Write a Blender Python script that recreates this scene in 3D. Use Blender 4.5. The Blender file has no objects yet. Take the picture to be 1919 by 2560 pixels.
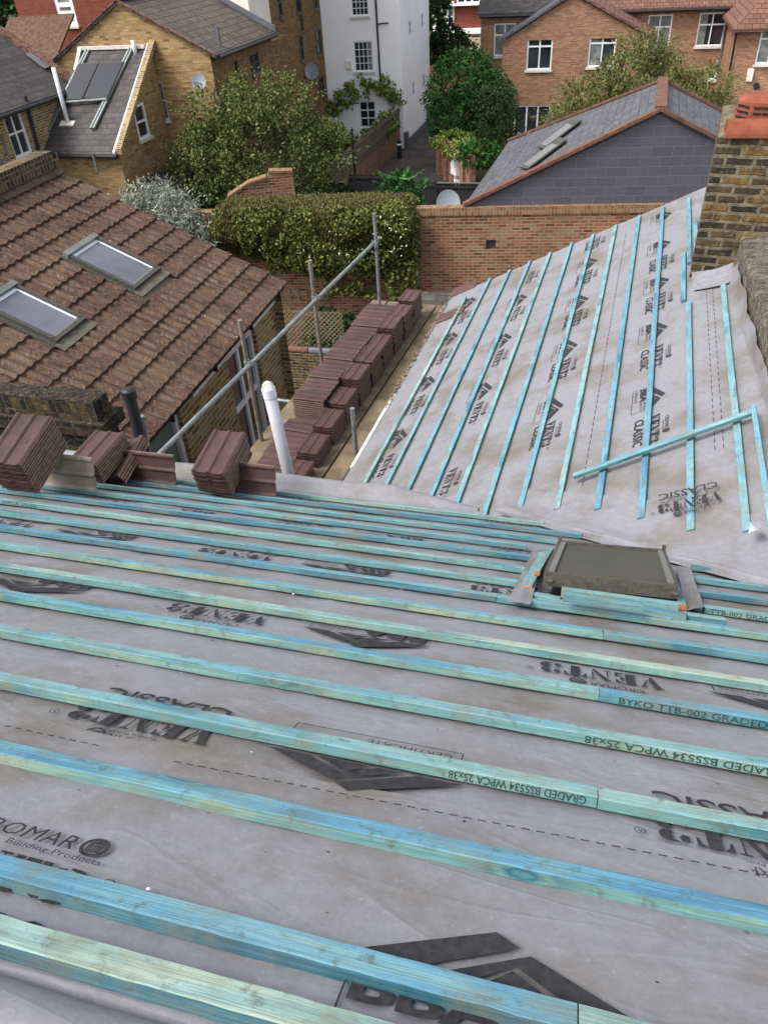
import bpy, bmesh, math, random
from mathutils import Vector as V, Matrix, noise as mnoise
from math import sin, cos, radians, pi, sqrt
random.seed(7)
R_ = random.random
scn = bpy.context.scene
COL = scn.collection
# ------------------------------------------------------------------ camera model
HC, G = 9.5, .28
F, IW, IH = 1879.72, 1919, 2560
pitch, roll, yaw = .6721, .0683, -.2959
C0 = V((0, 0, HC))
fwd = V((sin(yaw)*cos(pitch), cos(yaw)*cos(pitch), -sin(pitch)))
rgt = V((cos(yaw), -sin(yaw), 0)); dwn = fwd.cross(rgt)
rx = rgt*cos(roll)+dwn*sin(roll); dy = -rgt*sin(roll)+dwn*cos(roll)
def ray(x, y):                                   # survey sight line through a point of the 1658x2212 survey print
    a = (x*1919/1658-IW/2)/F; b = (y*2560/2212-IH/2)/F
    return rx*a+dy*b+fwd
def onz(x, y, z): d = ray(x, y); return C0+d*((z-HC)/d.z)
def ony(x, y, Y): d = ray(x, y); return C0+d*(Y/d.y)
def onx(x, y, X): d = ray(x, y); return C0+d*(X/d.x)
def onpl(x, y, p, n): d = ray(x, y); return C0+d*((p-C0).dot(n)/d.dot(n))
cam = bpy.data.cameras.new('camera'); co = bpy.data.objects.new('camera', cam); COL.objects.link(co)
cam.sensor_fit = 'HORIZONTAL'; cam.sensor_width = 36; cam.lens = F/IW*36; cam.clip_start = .03; cam.clip_end = 2000
m = Matrix.Identity(4)
for i in range(3): m[i][0] = rx[i]; m[i][1] = -dy[i]; m[i][2] = -fwd[i]; m[i][3] = C0[i]
co.matrix_world = m; scn.camera = co
X, Z = V((1, 0, 0)), V((0, 0, 1))
# ------------------------------------------------------------------ mesh builder
class MB:
    def __init__(s): s.v = []; s.f = []; s.mi = []
    def add(s, pts, faces, mi=0):
        b = len(s.v); s.v += [tuple(p) for p in pts]
        for f in faces: s.f.append(tuple(b+i for i in f)); s.mi.append(mi)
    def poly(s, pts, mi=0): s.add(pts, [tuple(range(len(pts)))], mi)
    def box(s, o, a, b, c, mi=0):
        o, a, b, c = V(o), V(a), V(b), V(c)
        s.add([o, o+a, o+a+b, o+b, o+c, o+a+c, o+a+b+c, o+b+c],
              [(0, 3, 2, 1), (4, 5, 6, 7), (0, 1, 5, 4), (1, 2, 6, 5), (2, 3, 7, 6), (3, 0, 4, 7)], mi)
    def abox(s, x0, x1, y0, y1, z0, z1, mi=0): s.box((x0, y0, z0), (x1-x0, 0, 0), (0, y1-y0, 0), (0, 0, z1-z0), mi)
    def prism(s, pts, vec, mi=0):
        n = len(pts); vec = V(vec); q = [V(p) for p in pts]
        s.add(q+[p+vec for p in q], [tuple(range(n))[::-1], tuple(range(n, 2*n))]+[(i, (i+1) % n, n+(i+1) % n, n+i) for i in range(n)], mi)
    def tube(s, pts, r, n=12, mi=0, cap=True, r2=None):
        pts = [V(p) for p in pts]; rings = []
        for i, p in enumerate(pts):
            t = (pts[min(i+1, len(pts)-1)]-pts[max(i-1, 0)]).normalized()
            a = t.cross(Z) if abs(t.z) < .95 else t.cross(X)
            a.normalize(); b = t.cross(a)
            k = i/max(1, len(pts)-1); rr = r if r2 is None else r+(r2-r)*k
            rings.append([p+a*rr*cos(2*pi*j/n)+b*rr*sin(2*pi*j/n) for j in range(n)])
        fs = [(i*n+j, i*n+(j+1) % n, (i+1)*n+(j+1) % n, (i+1)*n+j) for i in range(len(pts)-1) for j in range(n)]
        if cap: fs += [tuple(range(n))[::-1], tuple(range((len(pts)-1)*n, len(pts)*n))]
        s.add([p for q in rings for p in q], fs, mi)
    def grid(s, fn, nu, nv, mi=0):
        s.add([fn(i/nu, j/nv) for j in range(nv+1) for i in range(nu+1)],
              [(j*(nu+1)+i, j*(nu+1)+i+1, (j+1)*(nu+1)+i+1, (j+1)*(nu+1)+i) for j in range(nv) for i in range(nu)], mi)
    def build(s, name, mats, parent=None, smooth=False, origin=None, uv=True, recalc=True):
        me = bpy.data.meshes.new(name)
        o0 = V(origin) if origin is not None else V((0, 0, 0))
        me.from_pydata([tuple(V(p)-o0) for p in s.v] if origin is not None else s.v, [], s.f)
        for mt in (mats if isinstance(mats, (list, tuple)) else [mats]): me.materials.append(mt)
        me.polygons.foreach_set('material_index', s.mi)
        if recalc:
            bm = bmesh.new(); bm.from_mesh(me); bmesh.ops.recalc_face_normals(bm, faces=bm.faces); bm.to_mesh(me); bm.free()
        if uv:
            ul = me.uv_layers.new(name='UVMap').data
            for p in me.polygons:
                n = p.normal
                if abs(n.z) > .999: t = V((1, 0, 0)); w = V((0, 1, 0))
                else:
                    t = V((-n.y, n.x, 0)).normalized()
                    if t.x+t.y*.7 < 0: t = -t
                    w = n.cross(t); w = w if w.z > 0 else -w
                for li in p.loop_indices:
                    q = V(me.vertices[me.loops[li].vertex_index].co)+o0
                    ul[li].uv = (q.dot(t), q.dot(w))
        if smooth: me.polygons.foreach_set('use_smooth', [True]*len(me.polygons))
        ob = bpy.data.objects.new(name, me); COL.objects.link(ob)
        if origin is not None: ob.location = o0
        if parent: ob.parent = parent
        return ob
def tag(o, label, cat, group=None, kind=None):
    o['label'] = label; o['category'] = cat; o['kind'] = kind or 'thing'
    if group: o['group'] = group
    return o
def thing(name, label, cat, group=None):
    o = bpy.data.objects.new(name, None); COL.objects.link(o); o.empty_display_size = .1
    return tag(o, label, cat, group)
def struct(o, kind='structure'): o['kind'] = kind; return o
# ------------------------------------------------------------------ materials
class NT:
    def __init__(s, name, rough=.8, spec=.3, metal=0.):
        s.m = bpy.data.materials.new(name); s.m.use_nodes = True
        s.t = s.m.node_tree; s.n = s.t.nodes; s.b = s.n['Principled BSDF']
        s.b.inputs['Roughness'].default_value = rough; s.b.inputs['Specular IOR Level'].default_value = spec
        s.b.inputs['Metallic'].default_value = metal
    def node(s, ty, ins=None, **kw):
        q = s.n.new(ty)
        for k, v in kw.items(): setattr(q, k, v)
        for k, v in (ins or {}).items():
            if isinstance(v, bpy.types.NodeSocket): s.t.links.new(v, q.inputs[k])
            else: q.inputs[k].default_value = v
        return q
    def uv(s, sx=1, sy=1, off=None):
        u = s.node('ShaderNodeUVMap', uv_map='UVMap').outputs[0]
        mp = s.node('ShaderNodeMapping', {'Vector': u, 'Scale': (sx, sy, 1)})
        if off is not None: s.t.links.new(off, mp.inputs['Location'])
        return mp.outputs[0]
    def obj(s): return s.node('ShaderNodeTexCoord').outputs['Object']
    def pos(s): return s.node('ShaderNodeNewGeometry').outputs['Position']
    def noise(s, vec, scale, detail=4, rough=.55, dist=0): return s.node('ShaderNodeTexNoise', {'Vector': vec, 'Scale': scale, 'Detail': detail, 'Roughness': rough, 'Distortion': dist}).outputs[0]
    def ramp(s, fac, stops):
        r = s.node('ShaderNodeValToRGB', {'Fac': fac}); e = r.color_ramp.elements
        while len(e) < len(stops): e.new(.5)
        for q, (p, c) in zip(e, stops): q.position = p; q.color = (*c, 1) if len(c) == 3 else c
        return r.outputs[0]
    def mix(s, fac, a, b, blend='MIX'):
        q = s.node('ShaderNodeMix', data_type='RGBA', blend_type=blend)
        for k, v in ((0, fac), (6, a), (7, b)):
            if isinstance(v, bpy.types.NodeSocket): s.t.links.new(v, q.inputs[k])
            else: q.inputs[k].default_value = (*v, 1) if isinstance(v, tuple) and len(v) == 3 else v
        return q.outputs[2]
    def math(s, op, a, b=0.):
        q = s.node('ShaderNodeMath', operation=op)
        for k, v in ((0, a), (1, b)):
            if isinstance(v, bpy.types.NodeSocket): s.t.links.new(v, q.inputs[k])
            else: q.inputs[k].default_value = v
        return q.outputs[0]
    def col(s, c):
        if isinstance(c, bpy.types.NodeSocket): s.t.links.new(c, s.b.inputs['Base Color'])
        else: s.b.inputs['Base Color'].default_value = (*c, 1)
    def bump(s, h, st=.3, dist=.01):
        b = s.node('ShaderNodeBump', {'Height': h, 'Strength': st, 'Distance': dist}); s.t.links.new(b.outputs[0], s.b.inputs['Normal'])
    def rnd(s): return s.node('ShaderNodeObjectInfo').outputs['Random']
    def island(s): return s.node('ShaderNodeNewGeometry').outputs['Random Per Island']
def S(r, g, b):                                   # sRGB 0..255 -> linear
    f = lambda c: (c/255/12.92 if c/255 <= .04045 else ((c/255+.055)/1.055)**2.4)
    return (f(r), f(g), f(b))
def noisy(name, c1, c2, scale=3, rough=.8, spec=.3, metal=0, bump=.15, bscale=40, uv=False):
    n = NT(name, rough, spec, metal); vec = n.uv() if uv else n.pos()
    f = n.noise(vec, scale, 6, .6); n.col(n.ramp(f, [(.3, c1), (.7, c2)]))
    if bump: n.bump(n.noise(vec, bscale, 3), bump, .01)
    return n.m
def brick(name, cols, mortar, bw=.225, rh=.075, ms=.01, stain=(.05, .04, .03), st=.35, bump=.6, off=.5, squash=1., wobble=.006, grime=0):
    n = NT(name, .9, .2); uv = n.uv()
    wob = n.noise(uv, 9, 2); uvw = n.mix(wobble, uv, n.node('ShaderNodeTexNoise', {'Vector': uv, 'Scale': 7, 'Detail': 3}).outputs[1], 'ADD')
    bt = n.node('ShaderNodeTexBrick', {'Vector': uvw, 'Scale': 1, 'Brick Width': bw, 'Row Height': rh, 'Mortar Size': ms, 'Mortar Smooth': .3, 'Bias': 0,
        'Color1': (0, 0, 0, 1), 'Color2': (1, 1, 1, 1), 'Mortar': (.5, .5, .5, 1)}, offset=off, squash=squash)
    k = len(cols); tone = n.ramp(bt.outputs[0], [((i+.2)/k, c) for i, c in enumerate(cols)])
    big = n.noise(uv, 1.1, 5, .65); fine = n.noise(uv, 30, 4, .7)
    tone = n.mix(n.ramp(fine, [(.35, (0, 0, 0)), (.75, (.55, .55, .55))]), tone, cols[0], 'MIX')
    tone = n.mix(bt.outputs[1], tone, mortar)
    tone = n.mix(n.math('MULTIPLY', n.ramp(big, [(.45, (0, 0, 0)), (.75, (1, 1, 1))]), st), tone, stain)
    if grime:
        g1 = n.noise(uv, 9, 6, .8); tone = n.mix(n.math('MULTIPLY', n.ramp(g1, [(.44, (0, 0, 0)), (.58, (1, 1, 1))]), grime), tone, S(30, 28, 25))
        tone = n.mix(n.math('MULTIPLY', n.ramp(n.noise(uv, 16, 6, .85), [(.56, (0, 0, 0)), (.66, (1, 1, 1))]), .7), tone, S(150, 142, 118))
        tone = n.mix(n.math('MULTIPLY', n.ramp(n.noise(uv, 5, 4, .7), [(.55, (0, 0, 0)), (.7, (1, 1, 1))]), .5), tone, S(98, 84, 58))
    n.col(tone); h = n.math('SUBTRACT', n.math('MULTIPLY', fine, 1.2 if grime else .5), bt.outputs[1]); n.bump(h, bump, .012)
    return n.m
def slate(name, a, b, w=.3, h=.21, ms=.006, mort=(.02, .02, .022), moss=None, bump=.8, slots=False):
    n = NT(name, .65, .3); uv = n.uv()
    bt = n.node('ShaderNodeTexBrick', {'Vector': n.mix(.01, uv, n.noise(uv, 6, 2), 'ADD'), 'Scale': 1, 'Brick Width': w, 'Row Height': h, 'Mortar Size': ms, 'Mortar Smooth': .1,
        'Color1': (0, 0, 0, 1), 'Color2': (1, 1, 1, 1), 'Mortar': (.5, .5, .5, 1)}, offset=.5)
    c = n.mix(bt.outputs[0], a, b)
    c = n.mix(n.ramp(n.noise(uv, 14, 5, .7), [(.4, (0, 0, 0)), (.8, (.5, .5, .5))]), c, tuple(q*1.8 for q in a))
    if moss: c = n.mix(n.ramp(n.noise(uv, 5, 6, .7), [(.52, (0, 0, 0)), (.66, (.8, .8, .8))]), c, moss)
    c = n.mix(bt.outputs[1], c, mort)
    if slots: c = n.mix(n.ramp(n.noise(n.uv(5, 14), 1., 3, .6), [(.6, (0, 0, 0)), (.64, (1, 1, 1))]), c, S(24, 24, 26))
    n.col(c)
    sep = n.node('ShaderNodeSeparateXYZ', {0: uv}).outputs[1]
    saw = n.math('FRACT', n.math('DIVIDE', sep, h)); n.bump(n.math('SUBTRACT', n.math('MULTIPLY', saw, -.7), bt.outputs[1]), bump, .012)
    return n.m
def felt_mat():
    n = NT('roofing_membrane', .6, .5); u = n.pos()
    c = n.ramp(n.noise(u, 28, 6, .75), [(.26, S(113, 113, 118)), (.52, S(122, 122, 127)), (.78, S(132, 132, 138))])
    c = n.mix(n.ramp(n.noise(u, 2.1, 6, .65), [(.46, (0, 0, 0)), (.64, (.8, .8, .8))]), c, S(98, 91, 79))
    c = n.mix(n.ramp(n.noise(u, 90, 2, .5), [(.62, (0, 0, 0)), (.75, (.25, .25, .25))]), c, S(160, 159, 164))
    vor = n.node('ShaderNodeTexVoronoi', {'Vector': u, 'Scale': 7}).outputs[0]
    c = n.mix(n.ramp(vor, [(.02, (.7, .7, .7)), (.035, (0, 0, 0))]), c, S(70, 62, 55))
    n.col(c); w1 = n.math('ABSOLUTE', n.math('SUBTRACT', n.noise(n.node('ShaderNodeMapping', {'Vector': u, 'Rotation': (0, 0, .5), 'Scale': (1.2, 4, 2)}).outputs[0], 1.6, 3, .5, .8), .5))
    cr = n.ramp(w1, [(0, (1, 1, 1)), (.035, (0, 0, 0))])
    n.bump(n.math('ADD', n.math('ADD', n.math('MULTIPLY', n.noise(u, 3.2, 4), 4.), n.math('MULTIPLY', cr, .35)), n.math('MULTIPLY', n.noise(u, 70, 3), .5)), .18, .013); return n.m
def wood_mat(name, ch, STOPS):
    n = NT(name, .85, .15); r = n.rnd()
    oc = n.node('ShaderNodeObjectInfo').outputs['Color']; tone = n.node('ShaderNodeSeparateColor', {0: oc}).outputs[ch]
    off = n.node('ShaderNodeCombineXYZ', {0: n.math('MULTIPLY', r, 37.), 1: n.math('MULTIPLY', r, 91.+50*ch), 2: 0.}).outputs[0]
    a = n.noise(n.uv(1.5, 7, off), 1., 6, .68, 1.)
    fac = n.math('ADD', n.math('MULTIPLY', n.math('SUBTRACT', a, .5), 1.6), tone)
    c = n.ramp(fac, [(k_, tuple(v_*.64+t_*.16 for v_, t_ in zip(c_, S(150, 186, 184)))) for k_, c_ in STOPS])
    g = n.noise(n.uv(4, 210, off), 1., 4, .65)
    c = n.mix(n.ramp(g, [(.4, (0, 0, 0)), (.72, (.65, .65, .65))]), c, S(150, 165, 160), 'MULTIPLY')
    kv = n.node('ShaderNodeVectorMath', {0: n.uv(2.8, 9, off), 1: n.mix(.12, (0., 0., 0.), n.node('ShaderNodeTexNoise', {'Vector': n.uv(20, 40, off), 'Scale': 1.}).outputs[1])}, operation='ADD').outputs[0]
    vo = n.node('ShaderNodeTexVoronoi', {'Vector': kv, 'Scale': 1.}).outputs[0]
    c = n.mix(n.ramp(vo, [(.03, (.9, .9, .9)), (.08, (.2, .2, .2)), (.115, (1, 1, 1)), (.15, (.2, .2, .2)), (.18, (.6, .6, .6)), (.36, (0, 0, 0))]), c, S(24, 88, 104))
    d = n.noise(n.pos(), 34, 5, .7); c = n.mix(n.ramp(d, [(.55, (0, 0, 0)), (.7, (.75, .75, .75))]), c, S(78, 88, 80))
    d2 = n.noise(n.pos(), 7, 5, .7); c = n.mix(n.ramp(d2, [(.46, (0, 0, 0)), (.68, (.6, .6, .6))]), c, S(112, 112, 92))
    n.col(c); n.bump(n.math('ADD', g, n.math('MULTIPLY', d, .6)), .5, .004); return n.m
def leaf_mat(name, cols, rough=.8):
    n = NT(name, rough, .12); f = n.math('ADD', n.math('MULTIPLY', n.island(), .55), n.math('MULTIPLY', n.noise(n.pos(), .9, 3), .5))
    k = len(cols); n.col(n.ramp(f, [(.15+.7*i/max(1, k-1), c) for i, c in enumerate(cols)]))
    n.b.inputs['Transmission Weight'].default_value = 0; n.b.inputs['Subsurface Weight'].default_value = .0
    return n.m
def plain(name, c, rough=.6, spec=.4, metal=0.): n = NT(name, rough, spec, metal); n.col(c); return n.m
M = {}
M['felt'] = felt_mat(); M['print'] = noisy('printing_ink', S(42, 41, 44), S(62, 61, 64), 60, .9, .1, bump=0)
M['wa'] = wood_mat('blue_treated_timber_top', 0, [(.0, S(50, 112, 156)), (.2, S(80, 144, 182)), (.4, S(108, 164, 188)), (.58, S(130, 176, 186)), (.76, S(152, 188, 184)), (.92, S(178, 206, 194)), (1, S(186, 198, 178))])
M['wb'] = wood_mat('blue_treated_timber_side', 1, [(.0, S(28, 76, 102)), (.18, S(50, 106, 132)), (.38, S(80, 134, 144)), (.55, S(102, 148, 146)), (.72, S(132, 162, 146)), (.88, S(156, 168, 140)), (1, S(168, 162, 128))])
M['stamp'] = noisy('stamp_ink', S(24, 48, 52), S(54, 80, 78), 90, .8, .2, bump=0)
M['cut'] = noisy('sawn_end_grain', S(142, 92, 52), S(176, 124, 74), 80, .8)
def newtile():
    n = NT('new_brown_concrete_tile', .65, .35); u = n.pos()
    r = n.rnd(); c = n.mix(r, S(60, 42, 40), S(77, 53, 50))
    c = n.mix(n.ramp(n.noise(u, 9, 5, .7), [(.4, (0, 0, 0)), (.75, (.5, .5, .5))]), c, S(100, 72, 68))
    c = n.mix(n.ramp(n.noise(u, 70, 3), [(.66, (0, 0, 0)), (.78, (.5, .5, .5))]), c, S(140, 112, 102)); n.col(c); n.bump(n.noise(u, 160, 2), .15, .003); return n.m
M['tile'] = newtile(); M['tile_edge'] = noisy('tile_edge', S(104, 82, 72), S(152, 128, 112), 30, .9, .2)
def oldtile():
    n = NT('weathered_brown_tile', .92, .15); u = n.uv(); p = n.pos()
    bt = n.node('ShaderNodeTexBrick', {'Vector': u, 'Scale': 1, 'Brick Width': .3, 'Row Height': .297, 'Mortar Size': 0, 'Color1': (0, 0, 0, 1), 'Color2': (1, 1, 1, 1)}, offset=0.).outputs[0]
    f = n.math('ADD', n.math('MULTIPLY', n.noise(n.uv(9, 1.6), 1.3, 6, .7), .62), n.math('ADD', n.math('MULTIPLY', bt, .2), n.math('MULTIPLY', n.noise(p, 1.3, 4, .6), .3)))
    c = n.ramp(f, [(.38, S(50, 41, 37)), (.5, S(84, 64, 55)), (.6, S(99, 76, 65)), (.76, S(116, 101, 84))])
    c = n.mix(n.ramp(n.noise(n.uv(46, 5), 1, 5, .75), [(.46, (0, 0, 0)), (.64, (.9, .9, .9))]), c, S(48, 39, 34))
    c = n.mix(n.ramp(n.noise(n.uv(30, 9), 1, 5, .8), [(.58, (0, 0, 0)), (.68, (.6, .6, .6))]), c, S(128, 114, 94))
    c = n.mix(n.ramp(n.noise(p, 26, 4, .8), [(.56, (0, 0, 0)), (.66, (.6, .6, .6))]), c, S(134, 118, 98))
    c = n.mix(n.ramp(n.noise(p, 1.1, 4, .7), [(.5, (0, 0, 0)), (.75, (.5, .5, .5))]), c, S(114, 100, 78))
    vo = n.node('ShaderNodeTexVoronoi', {'Vector': p, 'Scale': 6.5}).outputs[0]
    c = n.mix(n.ramp(vo, [(.045, (.8, .8, .8)), (.075, (0, 0, 0))]), c, S(180, 172, 158)); n.col(c); n.bump(n.noise(p, 50, 4, .8), .5, .006); return n.m
M['oldtile'] = oldtile()
M['yel'] = brick('yellow_stock_brick', [S(118, 92, 62), S(176, 144, 98), S(192, 160, 112), S(160, 128, 84)], S(150, 130, 102), stain=S(120, 98, 70), st=.4)
M['yel2'] = brick('brown_stock_brick', [S(104, 86, 60), S(152, 130, 92), S(166, 144, 104), S(130, 108, 74)], S(180, 164, 134), bw=.225, stain=S(96, 82, 60), st=.4)
M['brn'] = brick('dark_brown_brick', [S(100, 76, 50), S(140, 110, 72), S(152, 122, 82), S(120, 92, 60)], S(116, 96, 72), stain=S(84, 66, 46), st=.4)
M['red'] = brick('orange_red_brick', [S(124, 84, 64), S(160, 114, 88), S(178, 134, 106), S(142, 100, 76)], S(160, 138, 116), stain=S(120, 92, 72), st=.4)
M['gard'] = brick('old_garden_brick', [S(92, 60, 48), S(146, 92, 70), S(160, 110, 86), S(114, 76, 58), S(146, 124, 92)], S(158, 134, 110), ms=.011, stain=S(84, 70, 50), st=.55)
M['soot'] = brick('sooty_yellow_brick', [S(28, 26, 25), S(132, 106, 62), S(40, 37, 34), S(74, 66, 52), S(150, 118, 64), S(44, 41, 37), S(90, 78, 58)], S(130, 118, 98), ms=.017, stain=S(40, 37, 33), st=.3, bump=1, wobble=.03, grime=.6)
M['soldier2'] = brick('red_brick_on_edge', [S(104, 74, 58), S(140, 100, 78), S(156, 120, 94), S(116, 92, 68)], S(140, 122, 98), bw=.075, rh=.16, ms=.01, stain=S(110, 96, 66), st=.4, off=0)
M['soot2'] = brick('blackened_brick', [S(26, 24, 23), S(44, 40, 36), S(34, 31, 28), S(96, 80, 50), S(30, 28, 26)], S(66, 60, 48), ms=.014, stain=S(60, 54, 40), st=.4, bump=1, wobble=.02, grime=.85)
M['sootedge'] = brick('blackened_brick_on_edge', [S(26, 24, 23), S(48, 43, 38), S(32, 30, 28), S(104, 88, 50), S(36, 33, 30)], S(74, 68, 54), bw=.075, rh=.16, ms=.012, stain=S(70, 64, 44), st=.4, off=0, wobble=.012, grime=.8)
M['soldier'] = brick('sooty_brick_on_edge', [S(40, 36, 32), S(84, 70, 56), S(110, 86, 70), S(58, 48, 40)], S(110, 100, 78), bw=.075, rh=.16, ms=.01, stain=S(120, 110, 60), st=.4, off=0)
M['flatred'] = brick('red_panel_brick', [S(112, 56, 44), S(132, 66, 52)], S(120, 80, 70), st=.1)
M['slate'] = slate('blue_slate', S(72, 72, 77), S(90, 90, 96), .26, .2, .005, S(40, 40, 44), moss=None, bump=1, slots=True)
M['slatehang'] = slate('hung_slate', S(74, 74, 81), S(84, 84, 92), .46, .205, .004, S(108, 108, 112), bump=.3)
M['slatedark'] = slate('dark_old_slate', S(52, 50, 50), S(76, 72, 72), moss=S(92, 82, 66))
M['slatemoss'] = slate('mossy_grey_tile', S(64, 60, 55), S(86, 80, 71), .3, .3, .014, S(36, 33, 30), moss=S(112, 106, 88))
M['browntile'] = slate('brown_far_tile', S(96, 66, 54), S(122, 88, 72), .3, .26, .014, S(58, 40, 34))
M['farroof'] = noisy('pebbly_brown_roof', S(70, 54, 44), S(108, 88, 74), 6, .95, .1)
M['lead'] = noisy('lead_sheet', S(78, 81, 88), S(104, 108, 114), 4, .55, .4)
M['darklead'] = noisy('dirty_flashing', S(78, 72, 62), S(112, 104, 90), 9, .8, .2)
M['white'] = noisy('white_paint', S(236, 234, 232), S(248, 247, 246), .7, .7, .2, bump=.05)
M['cream'] = noisy('cream_render', S(226, 214, 202), S(238, 228, 218), 1, .8, .2, bump=.05)
M['upvc'] = plain('white_frame', S(226, 228, 232), .4); M['pvc'] = noisy('dusty_white_pipe', S(164, 166, 172), S(180, 182, 188), 5, .4, .4, bump=0); M['offwhite'] = noisy('weathered_white', S(190, 186, 178), S(220, 216, 208), 9)
def glass():
    n = NT('window_glass', .05, .6); f = n.noise(n.pos(), .8, 2)
    n.col(n.ramp(f, [(.35, (.012, .014, .018)), (.7, (.05, .056, .065))])); return n.m
M['glass'] = glass()
M['glassc'] = noisy('curtained_glass', S(70, 82, 84), S(150, 150, 146), 3, .12, .5, bump=0)
M['skyglass'] = noisy('rooflight_glass', S(82, 82, 92), S(110, 110, 120), 1.5, .06, .5, bump=0)  # grey-violet base colour stands in for sky reflected in the panes
M['hatchglass'] = noisy('pale_dusty_glass', S(92, 94, 94), S(118, 120, 118), 3, .3, .4, bump=0)
M['frost'] = noisy('greenish_obscure_glass', S(92, 108, 104), S(112, 128, 122), 2, .15, .5, bump=0)
M['black'] = plain('black_plastic', S(30, 30, 33), .45); M['blackwood'] = noisy('black_fence_boards', S(34, 34, 38), S(52, 52, 56), 9, .8)
M['solar'] = plain('solar_absorber', S(28, 33, 41), .45, .35)
M['galv'] = noisy('galvanised_tube', S(100, 107, 107), S(142, 149, 149), 14, .5, .5, .35, bump=.05)
M['rust'] = noisy('muddy_scaffold_tube', S(98, 91, 81), S(132, 124, 112), 10, .7, .3, .1)
M['alu'] = plain('grey_frame_metal', S(92, 92, 86), .45, .5, .4); M['alu_l'] = plain('light_frame_metal', S(124, 122, 116), .45, .5, .4)
M['darkframe'] = noisy('dark_rooflight_frame', S(56, 54, 50), S(84, 82, 74), 40, .6)
M['greyglass'] = noisy('dull_access_hatch_glass', S(70, 69, 64), S(79, 77, 71), 6, .65, .15, bump=0)
M['terra'] = noisy('terracotta', S(112, 60, 43), S(140, 80, 60), 9, .8, .2); M['terra_old'] = noisy('weathered_terracotta', S(84, 60, 50), S(122, 86, 72), 9, .85, .2)
def stone():
    n = NT('weathered_stone_coping', .97, .1); u = n.pos()
    st_ = n.node('ShaderNodeMapping', {'Vector': u, 'Scale': (5, 22, 9)}).outputs[0]
    a = n.noise(st_, 1., 6, .7); b = n.noise(u, 14, 6, .8)
    c = n.ramp(n.math('ADD', n.math('MULTIPLY', a, .6), n.math('MULTIPLY', b, .4)), [(.36, S(52, 47, 41)), (.5, S(108, 100, 90)), (.64, S(150, 142, 130))])
    c = n.mix(n.ramp(n.noise(u, 60, 3), [(.6, (0, 0, 0)), (.7, (.8, .8, .8))]), c, S(196, 190, 180)); n.col(c); n.bump(n.math('ADD', n.math('MULTIPLY', a, 2.), b), 1, .03); return n.m
M['stone'] = stone()
M['mortar'] = noisy('lime_mortar', S(52, 47, 38), S(122, 113, 92), 12, .95, .1, bump=.8)
M['render'] = noisy('grey_cement_render', S(112, 98, 84), S(146, 132, 114), 3, .9, .1)
M['plank'] = noisy('scaffold_plank', S(84, 74, 60), S(134, 119, 98), 4, .9, .15, uv=True)
M['asphalt'] = noisy('asphalt', S(62, 58, 56), S(88, 82, 78), 1.4, .95, .15, bump=.3, bscale=60)
M['earth'] = noisy('garden_soil', S(60, 56, 40), S(92, 86, 62), 1, .95, .1)
M['plastic'] = noisy('crumpled_membrane_flap', S(92, 90, 91), S(122, 120, 121), 8, .45, .4)
M['trellis'] = noisy('weathered_trellis', S(112, 98, 80), S(150, 134, 112), 9, .9); M['fenceg'] = noisy('weathered_grey_boards', S(84, 76, 62), S(120, 108, 90), 6, .9)
M['bark'] = noisy('bark', S(60, 50, 40), S(92, 78, 62), 9, .95, .1)
M['dish'] = plain('grey_dish', S(128, 134, 142), .5); M['dirtstone'] = noisy('beige_tile_underside', S(122, 115, 101), S(154, 147, 131), 12, .9)
M['lf_apple'] = leaf_mat('apple_leaves', [S(40, 52, 26), S(66, 80, 40), S(94, 104, 58), S(130, 132, 86)])
M['lf_ivy'] = leaf_mat('ivy_leaves', [S(20, 46, 18), S(34, 68, 28), S(52, 90, 40), S(74, 108, 56)])
M['lf_willow'] = leaf_mat('willow_leaves', [S(70, 76, 38), S(100, 106, 60), S(128, 130, 82)])
M['lf_silver'] = leaf_mat('silver_leaves', [S(96, 102, 88), S(132, 138, 122), S(164, 168, 152)])
M['lf_hedge'] = leaf_mat('hedge_leaves', [S(54, 48, 28), S(74, 72, 38), S(86, 90, 48), S(98, 82, 50)])
M['lf_rose'] = leaf_mat('rose_leaves', [S(46, 58, 26), S(70, 82, 38), S(96, 102, 52), S(122, 122, 68)])
M['lf_vine'] = leaf_mat('vine_leaves', [S(76, 98, 36), S(106, 124, 52), S(142, 150, 82)])
M['lf_dark'] = leaf_mat('dark_leaves', [S(26, 42, 24), S(46, 66, 36), S(74, 92, 54)])
M['lf_bud'] = leaf_mat('bright_leaves', [S(34, 72, 34), S(54, 98, 48), S(84, 122, 70)])
M['lf_laurel'] = leaf_mat('laurel_leaves', [S(52, 64, 26), S(92, 104, 42), S(134, 138, 62)])
M['petal'] = plain('pale_petals', S(236, 228, 210), .7); M['pink'] = plain('pink_petals', S(232, 150, 150), .7)
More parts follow.
